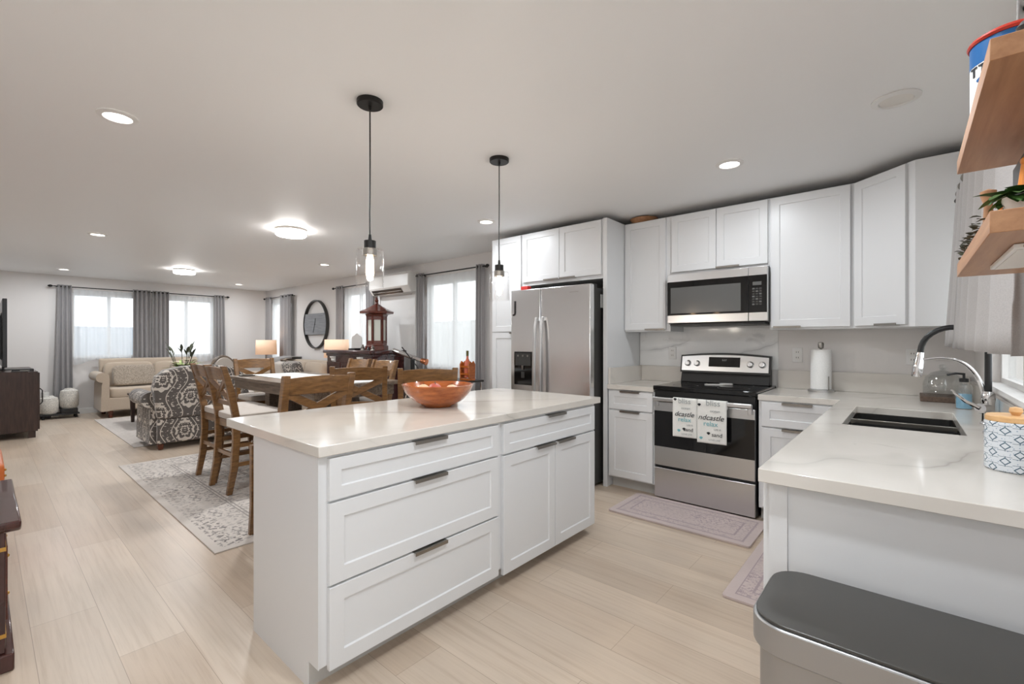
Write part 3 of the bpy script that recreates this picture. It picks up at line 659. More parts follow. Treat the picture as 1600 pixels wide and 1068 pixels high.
t = thing('faucet', 'chrome sink faucet with a black arched hose spout', 'faucet', (3.0, -0.274, .9147))
MB().lathe([(.0, 0), (.028, 0), (.028, .006), (.023, .012), (.021, .10), (.024, .105), (.024, .135), (.018, .15), (.0, .15)], n=28).obj('base', 'chrome', t)
pts = [(0, 0, .15), (0, .0, .22), (.0, .0, .33)]
for k in range(1, 15):
    a = PI * k / 14 * 0.93; pts.append((0, .115 - .115 * math.cos(a), .33 + .115 * math.sin(a)))
q = pts[-1]; pts.append((0, q[1] + .004, q[2] - .03))
MB().tube(pts, .0125, 12).obj('hose_spout', 'black', t)
q = pts[-1]
MB().lathe([(.0, .0), (.015, 0), (.016, .03), (.019, .05), (.021, .11), (.019, .12), (.0, .12)], n=20).xf(Matrix.Translation(q) @ Matrix.Rotation(PI + .12, 4, 'X')).obj('spray_head', 'chrome', t)
A_, B_, C_, D_ = Vector((0, .012, .12)), Vector((0, .03, .27)), Vector((0, .10, .325)), Vector((0, q[1] - .014, q[2] - .035))
bz = [A_ * (1 - f) ** 3 + B_ * 3 * f * (1 - f) ** 2 + C_ * 3 * f * f * (1 - f) + D_ * f ** 3 for f in [k / 16 for k in range(17)]]
MB().tube(bz, [.010 - .006 * k / 16 for k in range(17)], 10).obj('support_arm', 'chrome', t)
MB().cyl((0, 0, .075), (-.045, .03, .075), .022, .022, 20).obj('valve_body', 'chrome', t)
MB().tube([(-.045, .03, .075), (-.02, .075, .10), (.03, .12, .145)], [.009, .007, .006], 10).obj('lever', 'chrome', t)
t = thing('filter_tap', 'small chrome cylinder tap beside the faucet base', 'tap', (2.69, -0.25, .9147))
MB().lathe([(.0, 0), (.022, 0), (.022, .01), (.018, .014), (.018, .085), (.0, .088)], n=20).obj('body', 'chrome', t)

t = thing('soap_bottle', 'clear soap bottle with blue liquid and black pump behind the faucet', 'soap dispenser', (3.62, -0.235, .9147))
MB().lathe([(.0, .0), (.036, 0), (.036, .12), (.030, .135), (.015, .142), (.015, .15), (0, .15)], n=24).obj('bottle', 'dome', t)
MB().lathe([(.0, .003), (.033, .003), (.033, .085), (.0, .085)], n=24).obj('liquid', 'soap', t)
MB().lathe([(.0, .15), (.020, .15), (.020, .17), (.006, .173), (.006, .20), (0, .20)], n=16).obj('pump', 'black', t)
MB().tube([(0, 0, .195), (-.02, .035, .198), (-.03, .07, .188)], .006, 8).obj('nozzle', 'black', t)

t = thing('paper_towel_holder', 'steel paper towel holder carrying a white roll', 'paper towel holder', (4.17, 0.505, .9147))
MB().lathe([(0, 0), (.085, 0), (.085, .014), (.075, .018), (0, .018)], n=40).obj('base', 'steel', t)
MB().lathe([(0, .018), (.008, .018), (.008, .325), (.018, .33), (.02, .36), (.016, .372), (0, .374)], n=20).obj('post', 'nickel', t)
MB().lathe([(.02, .02), (.066, .02), (.067, .03), (.067, .31), (.065, .318), (.02, .318)], n=40, closed_profile=True).obj('paper_roll', 'paper', t)
MB().cyl((-.055, -.055, .018), (-.055, -.055, .12), .003, .003, 8).obj('tension_arm', 'nickel', t)

t = thing('serving_board', 'dark wooden board lying behind the sink under the glass dome', 'board', (4.03, -0.160, .9147))
MB().box(-.14, .14, -.10, .105, .0, .032).obj('plank', 'board', t, bevel=.003)
t = thing('glass_cloche', 'clear glass dome with knob standing on the dark board', 'cloche', (4.04, -0.165, .9475))
MB().lathe([(.095, 0), (.096, .07), (.085, .115), (.055, .145), (.015, .158), (.012, .165), (.02, .18), (.018, .195), (.0, .20)], n=36).obj('dome', 'dome', t, solid=.003)

t = thing('canister', 'blue and white patterned ceramic canister with wooden lid', 'canister', (1.985, -0.238, .9147), .3)
MB().lathe([(0, 0), (.063, 0), (.0665, .004), (.0665, .140), (.063, .143), (0, .143)], n=48).obj('jar', 'tile', t)
MB().lathe([(0, .1435), (.0645, .1435), (.0645, .157), (.061, .160), (0, .160)], n=48).obj('lid', 'lidwood', t)
MB().lathe([(0, .160), (.008, .160), (.015, .171), (.0135, .182), (0, .186)], n=20).obj('knob', 'lidwood', t)

def outlet(name_label, plane_loc, rotz):
    t = thing('wall_outlet', name_label, 'outlet', plane_loc, rotz)
    MB().box(-.036, .036, -.006, 0, -.058, .058).obj('plate', 'trim', t, bevel=.003)
    for z in (-.022, .022):
        s = MB().box(-.017, .017, -.008, -.0062, z - .015, z + .015).obj('socket', 'white', t, bevel=.002)
        for u in (-.007, .007): MB().box(u - .0015, u + .0015, -.0086, -.0081, z - .004, z + .007).obj('slot', 'ink', s)
outlet('white wall outlet on the marble between fridge panel and range', (WALL_X - .0105, 1.70, 1.185), RW)
outlet('white wall outlet on the wall between range and paper towel', (WALL_X - .0005, 0.68, 1.185), RW)
outlet('white wall outlet on the wall above the cloche near the window corner', (WALL_X - .0005, -0.02, 1.185), RW)

# ------------------------------------------------------------------ bowl with fruit on the island
BC = (1.755, 2.095)
m = MB(); prof = [(.0, .0), (.085, .0), (.092, .006), (.15, .04), (.19, .085), (.209, .128), (.204, .130), (.185, .09), (.145, .048), (.09, .018), (.0, .014)]
o = m.lathe(prof, n=56).obj('wooden_bowl', 'bowlwood', loc=(*BC, .9145)); tag(o, 'wide turned wooden bowl on the island top', 'bowl')
for dx, dy, z, r, mt, lb in ((-.02, .0, 00.087, .045, 'fruit', 'dusty red fruit in the middle of the wooden bowl'), (.06, -.055, 00.086, .042, 'fruit2', 'cream coloured fruit at the right inside the wooden bowl'), (-.075, .04, .095, .038, 'fruit2', 'cream coloured fruit at the left inside the wooden bowl'), (.035, .07, 00.090, .041, 'fruit', 'dusty red fruit at the back of the wooden bowl')):
    t = thing('fruit', lb, 'fruit', (BC[0] + dx, BC[1] + dy, .9145 + z)); MB().sphere((0, 0, 0), r, 20, (r, r, r * .92)).obj('flesh', mt, t)
    MB().cyl((0, 0, r * .88), (.004, .002, r * 1.15), .002, .0015, 6).obj('stem', 'stemp', t)

# ------------------------------------------------------------------ trash can
t = thing('trash_can', 'rectangular stainless trash can with charcoal lid in the foreground', 'trash can', (1.337, -0.012, 0))
def slab(hx, hy, r, z0, z1): return MB().loft([[(x, y, z) for x, y in rrect(hx, hy, r, 8)] for z in (z0, z1)])
slab(.150, .288, .07, .012, .575).obj('body', 'trash', t, bevel=.004)
slab(.163, .302, .08, .575, .642).obj('rim_band', 'trash', t, bevel=.004)
slab(.157, .296, .076, .6425, .650).obj('lid', 'lid', t, bevel=.002)
slab(.140, .278, .06, .0, .012).obj('foot_plate', 'black', t)
MB().box(-.20, -.150, -.05, .05, .02, .035).obj('pedal', 'trash', t, bevel=.003)

# ------------------------------------------------------------------ mats
def flat_mat(name, mat, cx, cy, hx, hy, h, label, r=.02, rz=0.0):
    return tag(slab(hx, hy, r, 0.0, h).obj(name, mat, loc=(cx, cy, .0005), bevel=.002), label, 'rug')
o = flat_mat('kitchen_mat', 'mat', 3.385, 1.245, .255, .495, .014, 'mauve patterned mat on the floor in front of the range')
o = flat_mat('kitchen_mat', 'mat2', 2.96, .493, .51, .225, .014, 'mauve patterned mat on the floor in front of the sink cabinets')

# ------------------------------------------------------------------ floating shelves by the sink window
SHY = -0.080
def shelf(z, label): return tag(MB().box(0.862, 1.400, WALL_F + .001, SHY, z, z + .029).obj('floating_shelf', 'shelf', bevel=.001), label, 'shelf')
LZ, UZ = 1.4615, 1.6865
shelf(LZ - .0295, 'lower thick oak floating shelf with the trailing plant'); shelf(UZ - .0295, 'upper thick oak floating shelf holding the tin can')
t = thing('shelf_light', 'slim white light bar under the lower oak shelf', 'light', (1.102, -.136, LZ - .0299))
MB().box(-.127, .127, -.0215, .0215, -.0075, 0).obj('casing', 'white', t, bevel=.0015)
MB().box(-.120, .120, -.0165, .0165, -.0085, -.0077).obj('diffuser', 'lensoff', t)
for k in range(2): MB().box(-.1282, -.1274, -.013 + k * .016, -.004 + k * .016, -.0058, -.0025).obj('switch', 'nickel', t)
t = thing('tin_can', 'blue and white tin can with red rim on the upper shelf', 'tin', (1.151, -.130, UZ))
R_ = .048
MB().lathe([(0, 0), (R_, 0), (R_, .082), (0, .082)], n=40).obj('label_wrap', 'tin', t)
MB().lathe([(R_ + .0004, .082), (R_ + .0004, .118), (.0, .118)], n=40).obj('blue_band', 'blue', t)
MB().lathe([(.0, .1182), (R_ + .002, .1182), (R_ + .004, .122), (R_ + .002, .126), (R_ - .003, .1265), (R_ - .005, .130), (.0, .130)], n=40).obj('lid', 'red', t)
for ph in (2.0, 2.35, 2.7):
    m = MB().box(-.0022, .0022, -.0008, 0, .063, .079)
    if ph != 2.7: m.box(-.007, .007, -.0008, 0, .0765, .0795)
    m.xf(Matrix.Rotation(ph + PI / 2, 4, 'Z') @ Matrix.Translation((0, -R_ - .0002, 0))).obj('printed_letter', 'ink', t)
MB().soft((0, -R_, .032), (.012, .001, .017), 1.0, 16, 8).xf(Matrix.Rotation(2.35 + PI / 2, 4, 'Z')).obj('printed_oval', 'red', t)
MB().soft((0, -R_, .054), (.011, .001, .0055), 1.0, 16, 8).xf(Matrix.Rotation(2.35 + PI / 2, 4, 'Z')).obj('printed_mark', 'blue', t)
t = thing('grey_figurine', 'small grey ornament beside the tin on the upper shelf', 'ornament', (.915, -.120, UZ))
MB().lathe([(0, 0), (.014, 0), (.016, .010), (.008, .018), (.011, .026), (.006, .033), (0, .036)], n=16).obj('figure', 'darkgrey', t)
def leaf(m, p, d, up, L, w, bend=.3, n=5):
    p, d, up = Vector(p), Vector(d).normalized(), Vector(up); s = d.cross(up).normalized(); u2 = s.cross(d); rows = []
    for k in range(n + 1):
        f = k / n; c = p + d * L * f - u2 * bend * L * f * f; ww = w * math.sin(PI * min(1, .08 + f * .92)) ** .8 + .0006
        rows.append([m.bm.verts.new(c - s * ww + u2 * ww * .3), m.bm.verts.new(c), m.bm.verts.new(c + s * ww + u2 * ww * .3)])
    for a, b in zip(rows, rows[1:]):
        for i in range(2): m.bm.faces.new((a[i], a[i + 1], b[i + 1], b[i]))
t = thing('trailing_plant', 'green leafy potted plant trailing along the lower shelf', 'plant', (.935, -.124, LZ))
MB().lathe([(0, 0), (.020, 0), (.027, .028), (.025, .028), (.018, .025), (0, .025)], n=24).obj('pot', 'white', t)
m = MB()
for k in range(60):
    a = random.uniform(0, 2 * PI); el = random.uniform(-.05, .6)
    leaf(m, (random.uniform(-.018, .018), random.uniform(-.018, .018), .028), (math.cos(a) * math.cos(el), math.sin(a) * math.cos(el) * .8, math.sin(el)), (0, 0, 1), random.uniform(.028, .042), .0095, .4)
stuff(m.obj('foliage', 'leaf', t))
m = MB()
for k in range(60):
    f = k / 59; x = .05 + .38 * f
    leaf(m, (x, .034 + .008 * math.sin(k * 2.1), .012 + .006 * math.sin(k * 1.3)), (random.uniform(-1, 1), random.uniform(.0, 1), random.uniform(.0, .6)), (0, 0, 1), .013, .005, .3, 3)
m.tube([(.02, .016, .024), (.07, .034, .008), (.24, .036, .008), (.43, .036, .008)], .0016, 6)
stuff(m.obj('runner', 'stemp', t))
t = thing('carved_giraffe', 'orange carved wooden animal figure on the lower shelf', 'figurine', (1.112, -.133, LZ), 2.2)
MB().soft((0, 0, .060), (.022, .013, .019), .8, 14, 8).tube([(-.014, 0, .064), (-.016, 0, .096), (-.018, 0, .120)], [.011, .009, .008], 10).soft((-.024, 0, .126), (.016, .008, .009), .9, 12, 8).obj('body', 'orangefig', t)
for x in (-.014, .013):
    for y in (-.007, .007): MB().cyl((x, y, 0), (x, y, .052), .004, .005, 8).obj('leg', 'orangefig', t)
t = thing('wooden_peg_figure', 'short tan wooden peg ornament near the front edge of the lower shelf', 'figurine', (1.014, -.0925, LZ))
MB().lathe([(0, 0), (.0064, 0), (.005, .040), (.009, .053), (.0095, .060), (0, .064)], n=16).obj('peg', 'shelf', t)
t = thing('picture_frame', 'dark picture frame standing at the back of the lower shelf', 'picture frame', (1.272, -.163, LZ))
MB().box(-.072, .072, -.0064, .0064, 0, .171).obj('frame', 'darkwood', t, bevel=.002); MB().box(-.06, .06, .0065, .0074, .012, .159).obj('picture', 'black', t)

# things lying on top of the wall cabinets
t = thing('wooden_tray', 'shallow brown wooden tray on top of the wall cabinet beside the fridge panel', 'tray', (4.10, 1.895, 2.4005))
MB().lathe([(0, 0), (.09, 0), (.128, .048), (.123, .050), (.085, .008), (0, .008)], n=40).obj('dish', 'shelf', t)
tag(MB().box(3.70, 3.98, 2.40, 2.74, 2.4005, 2.414).obj('flat_carton', 'grey', bevel=.002), 'flat grey carton lying on top of the fridge cabinet', 'carton')
# ------------------------------------------------------------------ ceiling lights
def downlight(x, y, label, lit=True, r=.085, k=1.0):
    t = thing('recessed_light', label, 'ceiling light', (x, y, CEIL), 0, None)
    MB().lathe([(r, -.0005), (r, -.006), (r * .72, -.012), (r * .68, -.005)], n=40).obj('trim_ring', 'trim', t)
    MB().lathe([(0, -.0055), (r * .69, -.0055)], n=32).obj('lens', 'lens' if lit else 'lensoff', t)
    if lit: area('downlight_lamp', (0, 0, -.02), (0, 0, 0), .13, .13, CAN_W * k, (.90, .95, 1.0), t, 'DISK')
for x, y, lb in ((0.46, 3.10, 'nearest recessed ceiling light at upper left of the room'), (.82, 6.65, 'recessed ceiling light in the left row above the TV end, second back'), (.86, 10.25, 'farthest recessed ceiling light on the left, above the left drape'),
                 (3.40, 10.25, 'recessed ceiling light in the far right corner of the living room'), (3.38, 6.66, 'recessed ceiling light above the sofa before the air conditioner'), (3.20, 3.10, 'recessed ceiling light beside the second pendant cord'),
                 (3.21, .89, 'lit recessed ceiling light in front of the microwave cabinets'),
                 (1.02, .45, 'added unseen ceiling light over the aisle before the sink counter'), (-.30, .90, 'added unseen ceiling light over the left end of the kitchen aisle')):  # these two are added above the frame to brighten the kitchen
    downlight(x, y, lb, k=0.55 if (x, y) == (3.21, .89) else 1.0 if (x, y) == (1.02, .45) else 0.6 if y < .91 else 0.5 if (x, y) == (3.20, 3.10) else 0.7 if y < 4 else 0.8)   # the two nearest the cabinets are dimmed
downlight(2.88, .047, 'unlit recessed ceiling light above the sink counter', False, .095)
def flush(x, y, label):
    t = thing('flush_mount_light', label, 'ceiling light', (x, y, CEIL))
    MB().lathe([(0, -.0005), (.150, -.0005), (.150, -.022), (0, -.022)], n=48).obj('base_ring', 'nickel', t)
    MB().lathe([(0, -.0225), (.147, -.0225), (.147, -.06), (.137, -.07), (0, -.07)], n=48).obj('diffuser', 'drum', t)
    area('flush_lamp', (0, 0, -.078), (0, 0, 0), .26, .26, FLUSH_W, (.94, .97, 1), t, 'DISK')
flush(2.10, 4.85, 'round flush mount ceiling light above the dining table'); flush(2.14, 8.85, 'round flush mount ceiling light above the coffee table')
def pendant(x, y, label):
    t = thing('pendant_light', label, 'pendant light', (x, y, CEIL), .4)
    MB().lathe([(0, -.0005), (.062, -.0005), (.062, -.020), (.058, -.024), (.008, -.024), (.006, -.045), (0, -.045)], n=40).obj('canopy', 'blackmetal', t)
    MB().tube([(0, 0, -.04), (.001, 0, -.3), (-.001, .001, -.55), (0, 0, -.655)], .0035, 8).obj('cord', 'black', t)
    MB().lathe([(0, -.645), (.006, -.648), (.009, -.675), (.028, -.679), (.028, -.715), (0, -.715)], n=28).obj('socket_cap', 'blackmetal', t)
    MB().lathe([(.0, -.716), (.030, -.716), (.0335, -.72), (.0335, -.7505), (0, -.7505)], n=28).obj('lamp_holder', 'nickel', t)
    MB().lathe([(.034, -.722), (.058, -.722), (.064, -.730), (.064, -.905)], n=44).obj('glass_shade', 'glass', t, solid=.003)
    MB().lathe([(0, -.751), (.014, -.752), (.019, -.775), (.020, -.835), (.014, -.865), (0, -.875)], n=24).obj('bulb', 'bulb', t)
    d = bpy.data.lights.new('pendant_lamp', 'POINT'); d.energy = 5; d.color = (1, .90, .79); d.shadow_soft_size = .03
    o = bpy.data.objects.new('pendant_lamp', d); COL.objects.link(o); o.parent = t; o.location = (0, 0, -.94)
pendant(1.234, 1.981, 'clear glass pendant light hanging over the near end of the island'); pendant(2.163, 1.980, 'clear glass pendant light hanging before the pantry cabinet')

# ------------------------------------------------------------------ curtains
def drape(name, plane, a0, a1, top, bot, label, mat='curtain', folds=6, depth=.035, flare=(0, 0), solid=.003, group=None, wave=0.0, cat='curtain', out=0.0):
    """pleated panel hung in plane ('x'|'y', value), from a0 to a1"""
    ax, p = plane; e = thing(name, label, cat, ((p, (a0 + a1) / 2, top) if ax == 'x' else ((a0 + a1) / 2, p, top)), 0, group)
    h = top - bot; ph = random.random() * 6; w = a1 - a0
    def fn(u, v):
        f0, f1 = flare; l = -w / 2 - f0 * v; r = w / 2 + f1 * v
        s = l + (r - l) * u + .006 * math.sin(u * folds * 4 + v * 2 + ph) * v
        dd = depth * (.75 + .35 * v) * math.sin(u * folds * 2 * PI + ph + .5 * math.sin(v * 2 + u * 3)) - out * v
        z = -h * v - wave * v * math.sin(u * PI * 2.3 + ph)
        return (dd, s, z) if ax == 'x' else (s, dd, z)
    o = MB().grid(fn, max(24, int(folds * 10)), 14).obj('cloth', mat, e, solid=solid, ang=80)
    return e, folds, depth, ph, w
def rod(plane, a0, a1, z, label, mat='blackmetal'):
    ax, p = plane; c = (p, (a0 + a1) / 2, z) if ax == 'x' else ((a0 + a1) / 2, p, z); t = thing('curtain_rod', label, 'curtain rod', c); h = (a1 - a0) / 2
    P = (lambda s, d=0, zz=0: (d, s, zz)) if ax == 'x' else (lambda s, d=0, zz=0: (s, d, zz))
    MB().cyl(P(-h), P(h), .009, None, 12).obj('pole', mat, t)
    for sg in (-1, 1):
        MB().soft(P(sg * (h + .035)), (.022, .035, .022) if ax == 'x' else (.035, .022, .022), 1.2, 12, 8).obj('finial', mat, t)
        off = (WALL_X - p if ax == 'x' else (WALL_B - p if p > 0 else WALL_F - p))
        MB().beam(P(sg * (h - .05), 0, 0), P(sg * (h - .05), off * .985, 0), .014, .014).obj('bracket', mat, t)
def grommets(e, plane, a0, a1, n, z=-.035):
    ax = plane[0]; w = a1 - a0
    for k in range(n):
        s = -w / 2 + w * (k + .5) / n
        m = MB().lathe([(.016, -.003), (.026, -.003), (.026, .003), (.016, .003)], n=16, closed_profile=True)
        m.xf(Matrix.Translation((0, s, z) if ax == 'x' else (s, 0, z)) @ Matrix.Rotation(PI / 2, 4, 'X' if ax == 'x' else 'Y')); m.obj('grommet', 'nickel', e)
BP = ('y', 11.13)
rod(BP, .80, 3.44, 2.255, 'long dark curtain rod above the far windows')
for a0, a1, fl, lb, fd in ((.85, 1.03, (.05, .02), 'long grey drape at the left end of the far rod, behind the baskets', 3.5), (1.87, 2.138, (.0, .0), 'left half of the pair of grey drapes between the far windows', 4), (2.168, 2.43, (0, .0), 'right half of the pair of grey drapes between the far windows', 4), (3.22, 3.41, (0, .03), 'grey drape at the right end of the far rod', 3.5)):
    e = drape('drape', BP, a0, a1, 2.285, .13, lb, folds=fd, flare=fl, depth=.03); grommets(e[0], BP, a0, a1, 3)
SP = ('y', 11.165)
for a0, a1, lb in ((1.06, 1.865, 'white sheer voile curtain over the left far window'), (2.455, 3.215, 'white sheer voile curtain over the right far window')):
    drape('sheer_curtain', SP, a0, a1, 2.225, .93, lb, 'sheer', 8, .016, wave=.05, solid=0)
RP = ('x', 4.215); RSP = ('x', 4.255)
for (r0, r1, tag_, L, R, S, sb) in (
    (4.10, 5.47, 'nearest', (5.34, 5.50), (4.13, 4.27), (4.28, 5.335), .55),
    (6.69, 7.95, 'middle', (7.64, 7.90), (6.65, 6.87), (6.86, 7.66), .6),
    (9.72, 11.08, 'far', (10.78, 11.04), (9.75, 10.25), (10.25, 10.78), .6)):
    rod(RP, r0, r1, 2.265, f'dark curtain rod above the {tag_} window of the long right wall')
    e = drape('drape', RP, *L, 2.295, .15, f'grey drape on the far side of the {tag_} window of the long right wall', folds=3, depth=.03); grommets(e[0], RP, *L, 2)
    e = drape('drape', RP, *R, 2.295, .15, f'grey drape on the near side of the {tag_} window of the long right wall', folds=3, depth=.03); grommets(e[0], RP, *R, 2)
    drape('sheer_curtain', RSP, *S, 2.235, sb, f'white sheer voile curtain over the {tag_} window of the long right wall', 'sheer', 7, .014, solid=0)
# short light grey curtain over the sink window
FP = ('y', -.215)
rod(FP, 1.50, 3.56, 2.085, 'dark rod of the sink window curtain')
e = drape('cafe_curtain', FP, 3.03, 3.51, 2.12, 1.265, 'short light grey curtain hanging at the corner side of the sink window', 'curtain2', 2.0, .028, flare=(.0, .05), out=-.035); grommets(e[0], FP, 3.03, 3.51, 3)
e = drape('cafe_curtain', FP, 1.60, 2.965, 2.12, 1.26, 'short light grey curtain at the near side of the sink window', 'curtain2', 5.0, .028, flare=(.19, .0), out=-.03); grommets(e[0], FP, 2.0, 2.405, 3)

# ------------------------------------------------------------------ air conditioner, clock
t = thing('air_conditioner', 'white wall mounted split air conditioner near the ceiling', 'air conditioner', (WALL_X - .001, 6.60, 0), RW); W = 1.04
MB().prism([(0, 2.045), (0, 2.345), (-.17, 2.345), (-.215, 2.31), (-.22, 2.13), (-.15, 2.035)], 'x', 0, W).obj('casing', 'white', t, bevel=.012, seg=3)
MB().prism([(-.206, 2.100), (-.200, 2.106), (-.150, 2.044), (-.156, 2.036)], 'x', .06, W - .20).obj('louver', 'black', t)
MB().box(.06, W - .20, -.196, -.190, 2.062, 2.066).obj('louver_slat', 'nickel', t)
MB().box(.10, W - .1, -.16, -.04, 2.3455, 2.350).obj('intake_grille', 'nickel', t)
t = thing('wall_clock', 'large round wood and metal wall clock on the living room wall', 'clock', (WALL_X - .002, 8.78, 1.635), RW)
m = MB().lathe([(.455, -.03), (.475, -.03), (.475, .03), (.455, .03)], n=64, closed_profile=True)
m.xf(Matrix.Translation((0, -.032, 0)) @ Matrix.Rotation(PI / 2, 4, 'X')).obj('ring', 'darkgrey', t)
def chord(z): return math.sqrt(.455 ** 2 - z ** 2)
poly = [(-chord(-.20), -.20), (chord(-.20), -.20), (.455, 0), (chord(.21), .21), (-chord(.21), .21), (-.455, 0)]
MB().prism(poly, 'y', -.052, -.03).obj('face', wood('grey_wood_face', (124, 126, 130), (150, 152, 156), .6, (3, 30, 30)), t, bevel=.002)
for a, L, w in ((-2.75, .17, .012), (.25, .12, .014)):
    MB().beam((0, -.056, .0), (math.sin(a) * L, -.056, math.cos(a) * L), w, .004, (0, 1, 0)).obj('hand', 'black', t)
MB().lathe([(0, 0), (.014, 0), (.014, .006), (0, .008)], n=16).xf(Matrix.Translation((0, -.0525, 0)) @ Matrix.Rotation(PI / 2, 4, 'X')).obj('hub', 'black', t)

# ------------------------------------------------------------------ dining chairs and table
def make_chair(label):
    t = thing('counter_chair', label, 'chair', (0, 0, 0), 0, None)
    hw = .205
    for s in (-1, 1):
        # rear post: sabre leg below, raked back above
        pts = [(s * hw, -.255, 0), (s * hw, -.215, .22), (s * hw, -.20, .45), (s * hw, -.205, .66), (s * hw, -.245, .88), (s * (hw + .005), -.30, 1.08)]
        secs = []
        for k, (x, y, z) in enumerate(pts):
            w, d = (.021, .027) if k not in (0, 5) else (.020, .021)
            secs.append([(x - w, y - d, z), (x + w, y - d, z), (x + w, y + d, z), (x - w, y + d, z)])
        MB().loft(secs).obj('back_post', 'chairwood', t, bevel=.004)
        secs = []
        for (x, y, z, w) in ((s * (hw + .006), .235, 0, .016), (s * hw, .215, .2, .018), (s * hw, .205, .45, .021), (s * hw, .20, .60, .022)):
            secs.append([(x - w, y - w, z), (x + w, y - w, z), (x + w, y + w, z), (x - w, y + w, z)])
        MB().loft(secs).obj('front_leg', 'chairwood', t, bevel=.003)
        for z in (.24, .40): MB().box(s * hw - .009, s * hw + .009, -.196, .19, z - .017, z + .017).obj('side_stretcher', 'chairwood', t, bevel=.002)
        MB().box(s * hw - .012, s * hw + .012, -.18, .185, .54, .605).obj('side_apron', 'chairwood', t, bevel=.002)
    MB().box(-hw + .02, hw - .02, .19, .212, .54, .605).obj('front_apron', 'chairwood', t, bevel=.002)
    MB().box(-hw + .02, hw - .02, -.212, -.19, .54, .605).obj('rear_apron', 'chairwood', t, bevel=.002)
    MB().box(-hw + .02, hw - .02, .198, .222, .18, .225).obj('foot_rest', 'chairwood', t, bevel=.002)
    MB().box(-hw + .016, hw - .016, -.222, -.202, .30, .335).obj('rear_stretcher', 'chairwood', t, bevel=.002)
    MB().soft((0, .005, .636), (.226, .225, .034), .30, 32, 12).obj('seat', 'seat', t)
    # curved crest rail
    secs = []
    for k in range(9):
        f = k / 8; x = -hw + 2 * hw * f; c = -.022 * math.sin(PI * f); up = .012 * math.sin(PI * f)
        y0 = -.275 + c; y1 = -.302 + c
        secs.append([(x, y0 + .016, .962), (x, y0 - .010, .962), (x, y1 - .012, 1.062 + up), (x, y1 + .012, 1.062 + up)])
    MB().loft(secs).obj('crest_rail', 'chairwood', t, bevel=.003)
    MB().box(-hw + .016, hw - .016, -.226, -.204, .735, .775).obj('lower_rail', 'chairwood', t, bevel=.002)
    a, b = (-hw + .02, -.222, .775), (hw - .02, -.276, .965)
    MB().beam(a, b, .020, .050).obj('cross_brace', 'chairwood', t, bevel=.002)
    a, b = (hw - .02, -.222, .775), (-hw + .02, -.276, .965)
    for q0, q1 in ((0, .46), (.54, 1)):
        p0 = tuple(a[i] + (b[i] - a[i]) * q0 for i in range(3)); p1 = tuple(a[i] + (b[i] - a[i]) * q1 for i in range(3))
        MB().beam(p0, p1, .018, .050).obj('cross_brace', 'chairwood', t, bevel=.002)
    # nailheads along the front and sides of the seat
    m = MB()
    for k in range(15): m.soft((-.21 + .03 * k, .224, .622), (.005, .004, .005), 1, 6, 4)
    for s in (-1, 1):
        for k in range(13): m.soft((s * .2245, -.17 + .03 * k, .622), (.004, .005, .005), 1, 6, 4)
    stuff(m.obj('nailhead_trim', 'nail', t))
    return t
def face(dx, dy): return math.atan2(-dx, dy)
spots = [((1.605, 4.52), (1, .02), 'brown counter chair on the left side of the table, nearer the island'),
         ((1.625, 4.985), (1, .03), 'brown counter chair on the left side of the table, next to the damask armchair'),
         ((1.385, 3.08), (0, 1), 'brown cross back counter chair right behind the near end of the island'),
         ((2.22, 3.70), (.57, .82), 'brown cross back counter chair turned at an angle at the near end of the table'),
         ((2.43, 3.06), (.57, .82), 'brown cross back counter chair behind the wooden bowl'),
         ((2.70, 4.50), (-1, 0), 'counter chair on the right side of the table, nearer one before the dark cabinet'),
         ((2.70, 5.03), (-1, 0), 'counter chair on the right side of the table, farther one before the dark cabinet'),
         ((2.20, 5.83), (0, -1), 'cross back counter chair at the far end of the dining table')]
proto = None
for (x, y), (dx, dy), lb in spots:
    if proto is None: proto = make_chair(lb); proto.location = (x, y, .009); proto.rotation_euler = (0, 0, face(dx, dy)); proto['group'] = 'counter chairs around the dining table'
    else: dup(proto, (x, y, .009 if y > 3.2 else 0.0), face(dx, dy), lb, 'counter chairs around the dining table')
for o in COL.objects:
    if o.name.startswith('counter_chair') and o.location.y < 3.6: o.location.z = .0095 
t = thing('dining_table', 'counter height weathered wood dining table', 'table', (2.25, 4.765, .0095)); X, Y = .45, .985
MB().box(-X, X, -Y, Y, .872, .9045).obj('tabletop', 'tablewood', t, bevel=.004)
for nm, b in (('apron', (-X + .05, X - .05, -Y + .05, -Y + .075)), ('apron', (-X + .05, X - .05, Y - .075, Y - .05)), ('apron', (-X + .05, -X + .075, -Y + .076, Y - .076)), ('apron', (X - .075, X - .05, -Y + .076, Y - .076))): MB().box(*b, .775, .871).obj(nm, 'tablewood', t, bevel=.002)
for yy in (-.62, .62):
    for xx in (-.12, .12): MB().box(xx - .06, xx + .06, yy - .06, yy + .06, .10, .774).obj('pedestal_post', 'tablewood', t, bevel=.004)
    MB().box(-.21, .21, yy - .075, yy + .075, .0, .0995).obj('pedestal_foot', 'tablewood', t, bevel=.01)
MB().box(-.05, .05, -.559, .559, .22, .32).obj('stretcher', 'tablewood', t, bevel=.004)
def runner_mat():
    q = NT('printed_runner'); n = q.noise(q.obj(), 7, 3, .6, 1.0)
    q.base(q.ramp(n, [(.52, lin(232, 233, 230)), (.60, lin(196, 208, 208)), (.68, lin(228, 230, 228))])); return q.set(Roughness=.9)
tag(MB().box(-.25, .25, -.93, .93, 0, .003).obj('table_runner', runner_mat(), loc=(2.25, 4.765, .9145)), 'white table runner with a pale teal print on the dining table', 'table runner')
t = thing('serving_tray', 'small silver tray at the far left corner of the dining table', 'tray', (1.92, 5.55, .9145), .2)
MB().lathe([(0, 0), (.07, 0), (.085, .012), (.083, .014), (.068, .004), (0, .004)], n=28).obj('dish', 'nickel', t)
